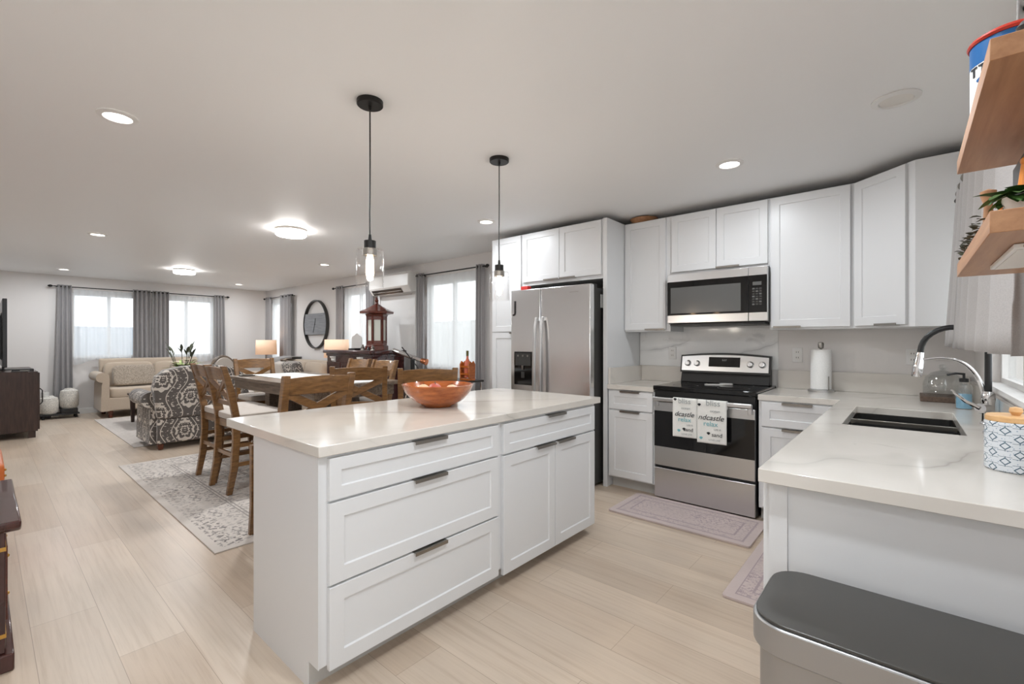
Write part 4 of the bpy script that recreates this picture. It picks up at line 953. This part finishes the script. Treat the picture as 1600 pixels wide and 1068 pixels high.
tag(MB().box(-1.22, 1.22, -1.5, 1.5, 0, .008).obj('dining_rug', 'rug', loc=(2.145, 4.688, .0005), bevel=.002), 'large distressed cream rug under the dining table', 'rug')
tag(MB().box(-1.02, 1.02, -1.52, 1.52, 0, .008).obj('living_rug', 'rug2', loc=(2.23, 8.65, .0005), bevel=.002), 'pale rug under the coffee table in the living room', 'rug')

# ------------------------------------------------------------------ upholstered seating
def turned_foot(parent, x, y, z0=.0, h=.12, mat='footwood'):
    return MB().lathe([(0, z0), (.026, z0), (.032, z0 + h * .25), (.022, z0 + h * .45), (.040, z0 + h * .75), (.036, z0 + h), (0, z0 + h)], (x, y, 0), 20).obj('foot', mat, parent)
def rolled_arm(parent, x, s, y0, y1, h, mat, r=.085, zb=.12):
    """arm with an outward scroll; s=+1 right, -1 left; front at y0"""
    pts = [(x - s * .07, zb), (x - s * .07, h - .02)]
    for k in range(15):
        a = PI * (1.0 - k / 14 * 1.5); pts.append((x + s * .02 + (s * math.cos(a)) * r, h - .03 + math.sin(a) * r))
    pts += [(x + s * .03, h - .16), (x + s * .04, zb)]
    return MB().prism(pts, 'y', y0, y1).obj('arm', mat, parent, bevel=.015, seg=3)
def couch(name, label, loc, rotz, w, d, seats, mat, back_h=.98, arm_h=.62, mat_c=None, group=None):
    """front faces local -Y; origin at the floor under the centre"""
    t = thing(name, label, 'sofa', loc, rotz, group); hw = w / 2; iw = hw - .10; mc = mat_c or mat
    MB().box(-hw + .07, hw - .07, -d / 2 + .03, d / 2 - .02, .12, .34).obj('base', mat, t, bevel=.02, seg=3)
    MB().prism([(d / 2 - .20, .3405), (d / 2 - .01, .3405), (d / 2 + .02, back_h - .08), (d / 2 - .03, back_h), (d / 2 - .11, back_h - .02)], 'x', -hw + .06, hw - .06).obj('back', mat, t, bevel=.03, seg=3)
    for s in (-1, 1): rolled_arm(t, s * (hw - .03), s, -d / 2 + .02, d / 2 - .06, arm_h, mat)
    cw = 2 * iw / seats
    for k in range(seats):
        cx = -iw + cw * (k + .5)
        MB().soft((cx, -.10, .415), (cw / 2 - .003, d / 2 - .13, .085), .22, 32, 14).obj('seat_cushion', mc, t)
        MB().soft((cx, d / 2 - .225, .70), (cw / 2 - .004, .095, .225), .32, 32, 14, Matrix.Rotation(-.14, 3, 'X')).obj('back_cushion', mc, t)
    for x in (-hw + .12, hw - .12):
        for y in (-d / 2 + .09, d / 2 - .10): turned_foot(t, x, y)
    m = MB()
    n = int((w - .3) / .03)
    for k in range(n): m.soft((-hw + .15 + .03 * k, -d / 2 + .028, .135), (.006, .005, .006), 1, 6, 4)
    stuff(m.obj('nailhead_trim', 'nail', t)); return t
couch('loveseat', 'beige rolled arm loveseat under the far window', (2.12, 10.62, .0), 0, 1.62, .86, 2, 'beige', 1.0, .72)
couch('sofa', 'beige sofa along the right wall between two table lamps', (3.72, 8.72, .0), RW, 2.15, .88, 3, 'beige', .96, .66)
def pillow(label, loc, h, rot, mat, group=None):
    e = tag(MB().soft((0, 0, 0), h, .28, 32, 16).obj('throw_pillow', mat, loc=loc), label, 'pillow', group); e.rotation_euler = rot; return e
pillow('greige patterned lumbar pillow on the left of the loveseat', (1.80, 10.585, .692), (.30, .07, .18), (-.25, 0, .05), 'beige2')
pillow('greige patterned pillow on the right of the loveseat', (2.55, 10.585, .70), (.22, .075, .18), (-.25, 0, -.1), 'beige2')
pillow('dark damask throw pillow on the beige sofa', (3.665, 8.35, .735), (.075, .22, .21), (0, -.3, .15), 'damask')
pillow('pale greige pillow at the far end of the beige sofa', (3.70, 8.92, .725), (.07, .21, .20), (0, -.3, -.1), 'seat')
t = thing('folded_throw', 'grey folded blanket over the far back of the beige sofa', 'blanket', (3.98, 9.42, .0))
MB().prism([(-.225, .62), (-.21, .62), (-.19, .955), (.04, .99), (.205, .985), (.205, .70), (.22, .70), (.22, 1.0), (.04, 1.01), (-.205, .97)], 'y', -.22, .22).obj('cloth', 'grey', t, bevel=.006)

t = thing('armchair', 'damask patterned rolled arm armchair with its back to the dining rug', 'armchair', (1.80, 7.10, .0095), PI); W2 = .47; D2 = .40
MB().box(-W2 + .03, W2 - .03, -D2 + .02, D2 - .02, .065, .36).obj('base', 'damask', t, bevel=.02, seg=3)
secs = []
poly = [(-W2 + .02, .3605), (W2 - .02, .3605), (W2 + .01, .55), (W2 + .03, .74), (W2 + .005, .87), (W2 - .08, .945), (.20, .985), (0, .995), (-.20, .985), (-W2 + .08, .945), (-W2 - .005, .87), (-W2 - .03, .74), (-W2 - .01, .55)]
m = MB(); m.loft([[(x * .97, y + (z - .36) * .10, z) for x, z in poly] for y in (D2 - .20, D2 - .13, D2 - .03, D2)]); m.obj('back', 'damask', t, bevel=.035, seg=3)
for s in (-1, 1): rolled_arm(t, s * (W2 - .005), s, -D2, D2 - .1, .62, 'damask', .095, .065)
MB().soft((0, -.07, .445), (W2 - .12, D2 - .07, .095), .25, 32, 14).obj('seat_cushion', 'damask', t)
for x in (-W2 + .06, W2 - .06): turned_foot(t, x, -D2 + .05, 0, .0645)
for x in (-W2 + .06, W2 - .06): MB().hexa([(x - .022, D2 - .075, 0), (x + .022, D2 - .075, 0), (x + .022, D2 - .03, 0), (x - .022, D2 - .03, 0)], [(x - .03, D2 - .08, .0645), (x + .03, D2 - .08, .0645), (x + .03, D2 - .02, .0645), (x - .03, D2 - .02, .0645)]).obj('foot', 'footwood', t)
t = thing('accent_chair', 'small arch backed grey framed accent chair beyond the far end of the table', 'chair', (2.58, 8.02, .0095), .25)
pts = [(.21 * math.cos(PI * k / 16), .76 + .29 * math.sin(PI * k / 16)) for k in range(17)]
MB().tube([(.21, .2, .45)] + [(x, .2 + (z - .45) * .12, z) for x, z in pts] + [(-.21, .2, .45)], .022, 10).obj('back_frame', 'tablewood', t)
MB().prism([(-.19, .50)] + [(.19, .50)] + [(x * .9, z - .015) for x, z in pts], 'y', .215, .245).obj('back_pad', 'seat', t, bevel=.008)
MB().soft((0, 0, .46), (.24, .23, .05), .35, 28, 10).obj('seat', 'seat', t)
for x in (-.19, .19):
    for y in (-.18, .19): MB().cyl((x, y, 0), (x, y, .43), .016, .022, 12).obj('leg', 'tablewood', t)

# ------------------------------------------------------------------ living room tables, lamps, TV
t = thing('coffee_table', 'dark wooden coffee table in the living room', 'coffee table', (2.12, 9.02, .0095)); X, Y = .60, .45
MB().box(-X, X, -Y, Y, .43, .465).obj('tabletop', 'darkwood', t, bevel=.004)
MB().box(-X + .03, X - .03, -Y + .03, Y - .03, .36, .4295).obj('apron', 'darkwood', t, bevel=.002)
for x in (-X + .06, X - .06):
    for y in (-Y + .06, Y - .06): MB().hexa([(x - .02, y - .02, 0), (x + .02, y - .02, 0), (x + .02, y + .02, 0), (x - .02, y + .02, 0)], [(x - .032, y - .032, .3595), (x + .032, y - .032, .3595), (x + .032, y + .032, .3595), (x - .032, y + .032, .3595)]).obj('leg', 'darkwood', t)
t = thing('flower_vase', 'vase of cream lilies with dark buds on the coffee table', 'flowers', (2.09, 8.72, .475)); t.scale = (1.4, 1.4, 1.45)
MB().lathe([(0, 0), (.055, 0), (.07, .06), (.06, .16), (.045, .20), (.05, .22), (.045, .22), (.04, .20), (.0, .20)], n=28).obj('vase', 'leaf2', t)
m = MB()
for k in range(60):
    a = random.uniform(0, 2 * PI); el = random.uniform(.1, 1.2); leaf(m, (random.uniform(-.03, .03), random.uniform(-.03, .03), .20 + random.random() * .06), (math.cos(a) * math.cos(el), math.sin(a) * math.cos(el), math.sin(el)), (0, 0, 1), random.uniform(.10, .22), .016, .35)
stuff(m.obj('foliage', 'leaf2', t))
for k in range(7):
    a = k * 2.4; r = .06 + .02 * (k % 3); c = Vector((math.cos(a) * r, math.sin(a) * r, .29 + .03 * (k % 3))); m = MB()
    for j in range(6):
        b = a + j * PI / 3; leaf(m, c, (math.cos(b), math.sin(b), 1.2), (0, 0, 1), .065, .018, .6, 4)
    m.obj('lily', 'petal', t)
for k in range(9):
    a = k * 2.2; h = .44 + .07 * (k % 4) / 3; r = .10 + .035 * (k % 3); e = Vector((math.cos(a) * r, math.sin(a) * r, h)); m = MB()
    m.tube([(0, 0, .18), e * .6 + Vector((0, 0, .05)), e], .0035, 6)
    dd = (e - Vector((0, 0, .2))).normalized(); leaf(m, e - dd * .02, dd, (0, 0, 1), .09, .014, .1); leaf(m, e - dd * .05, dd + Vector((.3 * math.sin(a), .3, 0)), (0, 0, 1), .08, .012, .2)
    m.obj('bud_stem', 'stemp', t)

def lamp(x, y, label_l, label_t):
    t = thing('end_table', label_t, 'side table', (x, y, 0)); MB().box(-.25, .25, -.25, .25, .58, .61).obj('tabletop', 'darkwood', t, bevel=.003)
    for a in (-.21, .21):
        for b in (-.21, .21): MB().box(a - .02, a + .02, b - .02, b + .02, 0, .5795).obj('leg', 'darkwood', t)
    t = thing('table_lamp', label_l, 'lamp', (x, y, .6105))
    MB().box(-.085, .085, -.085, .085, 0, .33).obj('base', plain('stone_lamp_base', (176, 166, 156), .6) if 'stone_lamp_base' not in bpy.data.materials else bpy.data.materials['stone_lamp_base'], t, bevel=.008)
    MB().cyl((0, 0, .3305), (0, 0, .50), .012, None, 12).obj('stem', 'nickel', t)
    MB().lathe([(.20, .42), (.19, .72)], n=48).obj('lamp_shade', 'shade', t, solid=.003)
    MB().sphere((0, 0, .54), .032, 14).obj('bulb', 'bulb', t)
    d = bpy.data.lights.new('table_lamp_bulb', 'POINT'); d.energy = 2.6; d.color = (1, .80, .62); d.shadow_soft_size = .04
    o = bpy.data.objects.new('table_lamp_bulb', d); COL.objects.link(o); o.parent = t; o.location = (0, 0, .60)
lamp(3.90, 10.19, 'lit drum shade table lamp at the far end of the sofa', 'dark end table at the far end of the sofa')
lamp(3.90, 7.27, 'lit drum shade table lamp at the near end of the sofa by the dark cabinet', 'dark end table at the near end of the sofa')

t = thing('tv_stand', 'dark brown wooden TV cabinet at the left wall', 'TV stand', (.495, 8.905, 0), PI / 2); W, D = 1.75, .50   # front faces +X
MB().box(0, W, 0.0, D, .09, .893).obj('body', 'darkwood', t, bevel=.003)
for x in (.03, W - .09):
    for y in (.02, D - .09): MB().box(x, x + .06, y, y + .07, 0, .0895).obj('foot', 'darkwood', t)
for k in range(3):
    dd = shaker(.02 + k * .575, .58 + k * .575, .11, .875, 0, .018, .06).obj('door', 'darkwood', t)
    MB().tube([(.06 + k * .575, -.02, .66), (.06 + k * .575, -.045, .63), (.06 + k * .575, -.045, .47), (.06 + k * .575, -.02, .44)], .006, 8).obj('handle', 'blackmetal', dd)
t = thing('television', 'black flat screen television standing on the dark cabinet, seen edge on', 'television', (.195, 9.75, .8935), PI / 2)
MB().box(-.75, .75, -.022, .022, .06, .97).obj('screen', 'screen', t, bevel=.006)
MB().prism([(.022, .15), (.06, .2), (.05, .7), (.022, .8)], 'x', -.5, .5).obj('rear_housing', 'black', t)
MB().box(-.16, .16, -.10, .10, .0, .012).obj('stand_base', 'black', t, bevel=.004); MB().box(-.05, .05, -.012, .012, .0125, .06).obj('stand_neck', 'black', t)
t = thing('media_box', 'black media box lying beside the television', 'media player', (.36, 9.06, .8935))
MB().box(-.10, .10, -.09, .09, 0, .035).obj('case', 'black', t, bevel=.004); MB().box(-.03, .06, -.0925, -.0905, .01, .02).obj('front_strip', 'nickel', t)
t = thing('remote_control', 'grey remote lying on the front edge of the TV cabinet', 'remote control', (.33, 8.935, .8935), 1.3)
MB().box(-.02, .02, -.08, .08, 0, .014).obj('shell', 'greyscreen', t, bevel=.005)

t = thing('plant_stand', 'low dark stand under the two white woven baskets', 'stand', (.86, 10.91, 0), .0)
MB().box(-.24, .24, -.13, .13, .06, .085).obj('shelf_board', 'black', t, bevel=.004)
for x in (-.2, .2):
    for y in (-.1, .1): MB().cyl((x, y, 0), (x, y, .0595), .018, .014, 12).obj('leg', 'black', t)
MB().box(.015, .22, -.11, .11, .0855, .155).obj('step', 'black', t, bevel=.004)
def basket(x, y, z, r, h, label):
    t = thing('woven_basket', label, 'basket', (x, y, z))
    MB().lathe([(0, 0), (r * .75, 0), (r * .98, h * .14), (r, h * .4), (r, h * .7), (r * .9, h * .88), (r * .55, h * .95), (r * .5, h), (r * .45, h), (0, h * .9)], n=40).obj('body', 'wicker', t)
basket(.728, 10.90, .0858, .125, .30, 'white woven round basket, left and lower of the two by the drape'); basket(.982, 10.92, .1558, .122, .34, 'white woven round basket, right and higher of the two by the drape')
t = thing('candle_pillar', 'white cylinder candle on a small dark stool behind the left basket', 'candle', (.70, 11.10, .0))
MB().lathe([(0, .30), (.05, .30), (.05, .44), (0, .44)], n=24).obj('wax', 'white', t)
MB().cyl((0, 0, .4405), (0, 0, .452), .002, None, 6).obj('wick', 'black', t)
MB().box(-.07, .07, -.07, .07, .0, .2995).obj('stool', 'darkwood', t)

# ------------------------------------------------------------------ dark cabinet with ornaments, telescope, drinks cart
t = thing('bar_cabinet', 'dark cherry wood tall bar cabinet against the right wall', 'cabinet', (3.56, 7.02, 0), RW); W = 1.36
MB().box(.03, W - .03, .03, .56, .0, 1.115).obj('body', 'cherry', t, bevel=.004)
MB().box(-.0, W, -.03, .585, 1.1155, 1.17).obj('top', 'cherry', t, bevel=.015, seg=3)
MB().box(.02, W - .02, .015, .57, 1.075, 1.1150).obj('moulding', 'cherry', t, bevel=.006)
for k in range(3): shaker(.05 + k * .425, .455 + k * .425, .12, .98, .03, .016, .05).obj('front_panel', 'cherry', t)
for x in (.20, .98):
    MB().prism([(.03, .98), (.03, 1.07), (-.02, 1.07), (-.02, 1.055), (.005, 1.03), (.0, 1.01)], 'x', x, x + .10).obj('corbel', 'white', t, bevel=.004)
TOP = 1.1705
t = thing('house_ornament', 'small white house shaped ornament on the dark cabinet', 'ornament', (3.75, 6.38, TOP))
MB().prism([(-.075, .025), (.075, .025), (.075, .19), (0, .255), (-.075, .19)], 'y', -.05, .05).obj('house', 'white', t, bevel=.003).rotation_euler = (0, 0, -.58)
MB().box(-.09, .09, -.09, .09, 0, .0245).obj('base', 'black', t)
def tiny(x, y, lb, mat, h=.06):
    t = thing('figurine', lb, 'ornament', (x, y, TOP)); MB().lathe([(0, 0), (.028, 0), (.02, .02), (.026, h * .55), (.012, h * .8), (.014, h), (0, h * 1.05)], n=14).obj('body', mat, t)
tiny(3.71, 6.17, 'small black ornament beside the white house ornament', 'black', .05); tiny(3.67, 6.08, 'small silver ornament before the red lantern', 'nickel', .08)
tiny(3.67, 5.93, 'small black ornament before the red lantern, on its right', 'black', .045); tiny(3.67, 5.82, 'small silver ornament near the right end of the dark cabinet', 'nickel', .07)
t = thing('wooden_lantern', 'dark red wooden pagoda lantern with paper panes on the dark cabinet', 'lantern', (3.89, 6.06, TOP), .55)
def hexa(r, z): return [(r * math.cos(PI / 3 * k), r * math.sin(PI / 3 * k), z) for k in range(6)]
MB().loft([hexa(.17, 0), hexa(.17, .06), hexa(.15, .07), hexa(.15, .10)]).obj('base', 'rosewood', t, bevel=.004)
for k in range(6):
    a = PI / 3 * k; b = PI / 3 * (k + 1); p = Vector((.135 * math.cos(a), .135 * math.sin(a), 0)); q = Vector((.135 * math.cos(b), .135 * math.sin(b), 0))
    MB().box(-.014, .014, -.014, .014, .10, .50).xf(Matrix.Translation(p) @ Matrix.Rotation(a, 4, 'Z')).obj('post', 'rosewood', t)
    c = (p + q) / 2; n = c.normalized(); u = (q - p).normalized()
    m = MB()
    for w0, w1, z0, z1, d in ((-.045, .045, .12, .48, .002),): m.hexa([c + u * w0 - n * d + Vector((0, 0, z0)), c + u * w1 - n * d + Vector((0, 0, z0)), c + u * w1 + n * d + Vector((0, 0, z0)), c + u * w0 + n * d + Vector((0, 0, z0))], [c + u * w0 - n * d + Vector((0, 0, z1)), c + u * w1 - n * d + Vector((0, 0, z1)), c + u * w1 + n * d + Vector((0, 0, z1)), c + u * w0 + n * d + Vector((0, 0, z1))])
    m.obj('pane', 'rice', t)
    for z in (.10, .46): MB().beam(p + Vector((0, 0, z + .015)), q + Vector((0, 0, z + .015)), .014, .05).obj('rail', 'rosewood', t)
secs = [hexa(.155, .50), hexa(.165, .53), hexa(.245, .545), hexa(.25, .575), hexa(.15, .62), hexa(.07, .665), hexa(.028, .69), hexa(.024, .72)]
MB().loft(secs).obj('roof', 'rosewood', t, bevel=.004)
MB().lathe([(0, .72), (.018, .72), (.030, .74), (.016, .76), (.018, .775), (0, .80)], n=16).obj('finial', 'rosewood', t)
t = thing('telescope', 'copper and black telescope on a tripod beside the dark cabinet', 'telescope', (3.92, 5.22, 0))
MB().tube([(-.06, .36, 1.17), (.06, -.12, 1.035)], [.035, .030], 16).obj('tube', 'chrome', t); MB().tube([(.06, -.12, 1.035), (.085, -.20, 1.012)], [.034, .045], 16).obj('objective', 'copper', t)
MB().tube([(-.15, .04, 1.22), (.10, .00, .92)], .008, 8).obj('control_rod', 'black', t)
MB().lathe([(0, .86), (.03, .86), (.03, 1.04), (0, 1.06)], n=16).obj('mount', 'black', t)
for a in (.3, 2.4, 4.5): MB().tube([(0, 0, .9), (.24 * math.cos(a), .24 * math.sin(a), 0)], [.014, .010], 8).obj('leg', 'chrome', t)
t = thing('drinks_cart', 'dark topped drinks cart under the large window', 'cart', (3.95, 4.36, 0)); 
MB().box(-.18, .18, -.32, .32, .79, .815).obj('shelf_top', 'darkgrey', t, bevel=.003); MB().box(-.17, .17, -.31, .31, .25, .27).obj('shelf_lower', 'darkgrey', t, bevel=.003)
for x in (-.16, .16):
    for y in (-.29, .29): MB().cyl((x, y, 0), (x, y, .7895), .010, None, 10).obj('leg', 'chrome', t)
t = thing('wine_bottle', 'bottle of rose wine in the wooden carrier under the large window', 'bottle', (3.93, 4.13, .852))
MB().lathe([(0, 0), (.038, 0), (.040, .01), (.040, .16), (.030, .20), (.014, .235), (.013, .265), (0, .265)], n=24).obj('glass_body', 'amber', t); MB().lathe([(0, .2655), (.0155, .2655), (.0155, .33), (0, .332)], n=16).obj('foil_cap', 'foil', t)
t = thing('bottle_carrier', 'carved wooden bottle carrier on the drinks cart', 'bottle holder', (3.93, 4.13, .8155))
MB().box(-.055, .055, -.085, .085, 0, .03).obj('base', 'bowlwood', t, bevel=.004)
for y in (-.075, .075): MB().prism([(-.05, .03), (.05, .03), (.055, .20), (.03, .24), (0, .215), (-.03, .24), (-.055, .20)], 'y', y - .010, y + .010).obj('side', 'bowlwood', t, bevel=.003)
for x in (-.05, .05):
    for z in (.07, .16): MB().box(x - .005, x + .005, -.0645, .0645, z, z + .022).obj('slat', 'bowlwood', t)
t = thing('small_speaker', 'small black box at the left end of the drinks cart', 'speaker', (3.92, 4.56, .8155)); MB().box(-.05, .05, -.06, .06, 0, .05).obj('case', 'black', t, bevel=.006)

# ------------------------------------------------------------------ left edge: lacquer chest and leather chair
t = thing('lacquer_chest', 'dark red lacquer chest with brass bands at the left edge', 'chest', (-.34, 2.66, 0)); X = .42; L = .80
MB().box(-X, X - .02, .02, L - .02, .07, .545).obj('body', 'cherry', t, bevel=.003)
MB().prism([(-.02, .565), (.0, .545), (L, .545), (L + .02, .565), (L + .02, .59), (-.02, .59)], 'x', -X - .02, X + .022).obj('top', 'cherry', t, bevel=.008)
MB().box(-X, X + .004, 0, L, .0, .0695).obj('plinth', 'cherry', t, bevel=.006)
for z in (.13, .47): MB().box(-X - .002, X - .0175, .018, L - .018, z, z + .016).obj('brass_band', 'brass', t, bevel=.001)
for y in (.12, .42): shaker(y, y + .26, .16, .46, 0, .008, .03).xf(Matrix.Translation((X - .0195, 0, 0)) @ Matrix.Rotation(PI / 2, 4, 'Z')).obj('side_panel', 'rosewood', t)
for y in (.25, .55):
    for z in (.22, .38): MB().soft((X - .010, y, z), (.008, .008, .008), 1, 10, 6).obj('stud', 'brass', t)
t = thing('leather_chair', 'orange studded leather chair at the left edge behind the chest', 'chair', (-.30, 4.02, 0))
MB().box(-.33, .33, -.33, .33, .14, .42).obj('seat', 'leather', t, bevel=.03, seg=3); MB().box(-.33, .33, .27, .36, .42, .95).obj('backrest', 'leather', t, bevel=.03, seg=3)
for s in (-1, 1): MB().box(s * .335 - .045, s * .335 + .045, -.33, .265, .14, .64).obj('arm', 'leather', t, bevel=.03, seg=3)
for x in (-.29, .29):
    for y in (-.28, .28): MB().cyl((x, y, 0), (x, y, .1395), .018, .028, 12).obj('leg', 'footwood', t)
m = MB()
for k in range(14): m.soft((.382, -.30, .18 + .032 * k), (.006, .007, .007), 1, 8, 5)
stuff(m.obj('nailhead_trim', 'brass', t))
bpy.context.view_layer.update()
import OpenImageIO as oiio, sys, numpy as np
im=oiio.ImageBuf('/workdir/render_main.png').get_pixels(oiio.UINT8)[:,:,:3].astype(float)
h,w=im.shape[:2]
P=dict(ceilUL=(60,60),ceilMid=(700,60),ceilR=(1300,80),ceilFar=(330,430),wallBack=(40,480),islDrawer=(640,810),islEnd=(450,850),isldoor=(900,760),upper=(1270,400),cornerpan=(1470,380),counterIsl=(520,650),counterR=(1350,720),penin=(1400,860),floorN=(150,950),floorR=(1020,960),floorFar=(150,690),backsplash=(1100,535),fridgeD=(880,560),win5=(710,520),winfar=(160,480),winfar2=(310,500),rug=(300,770),lid=(1400,960))
for k,(x,y) in P.items():
    X,Y=int(x*w/1600),int(y*h/1068); p=im[Y-3:Y+4,X-3:X+4].mean((0,1)); print(k,p.round().astype(int))
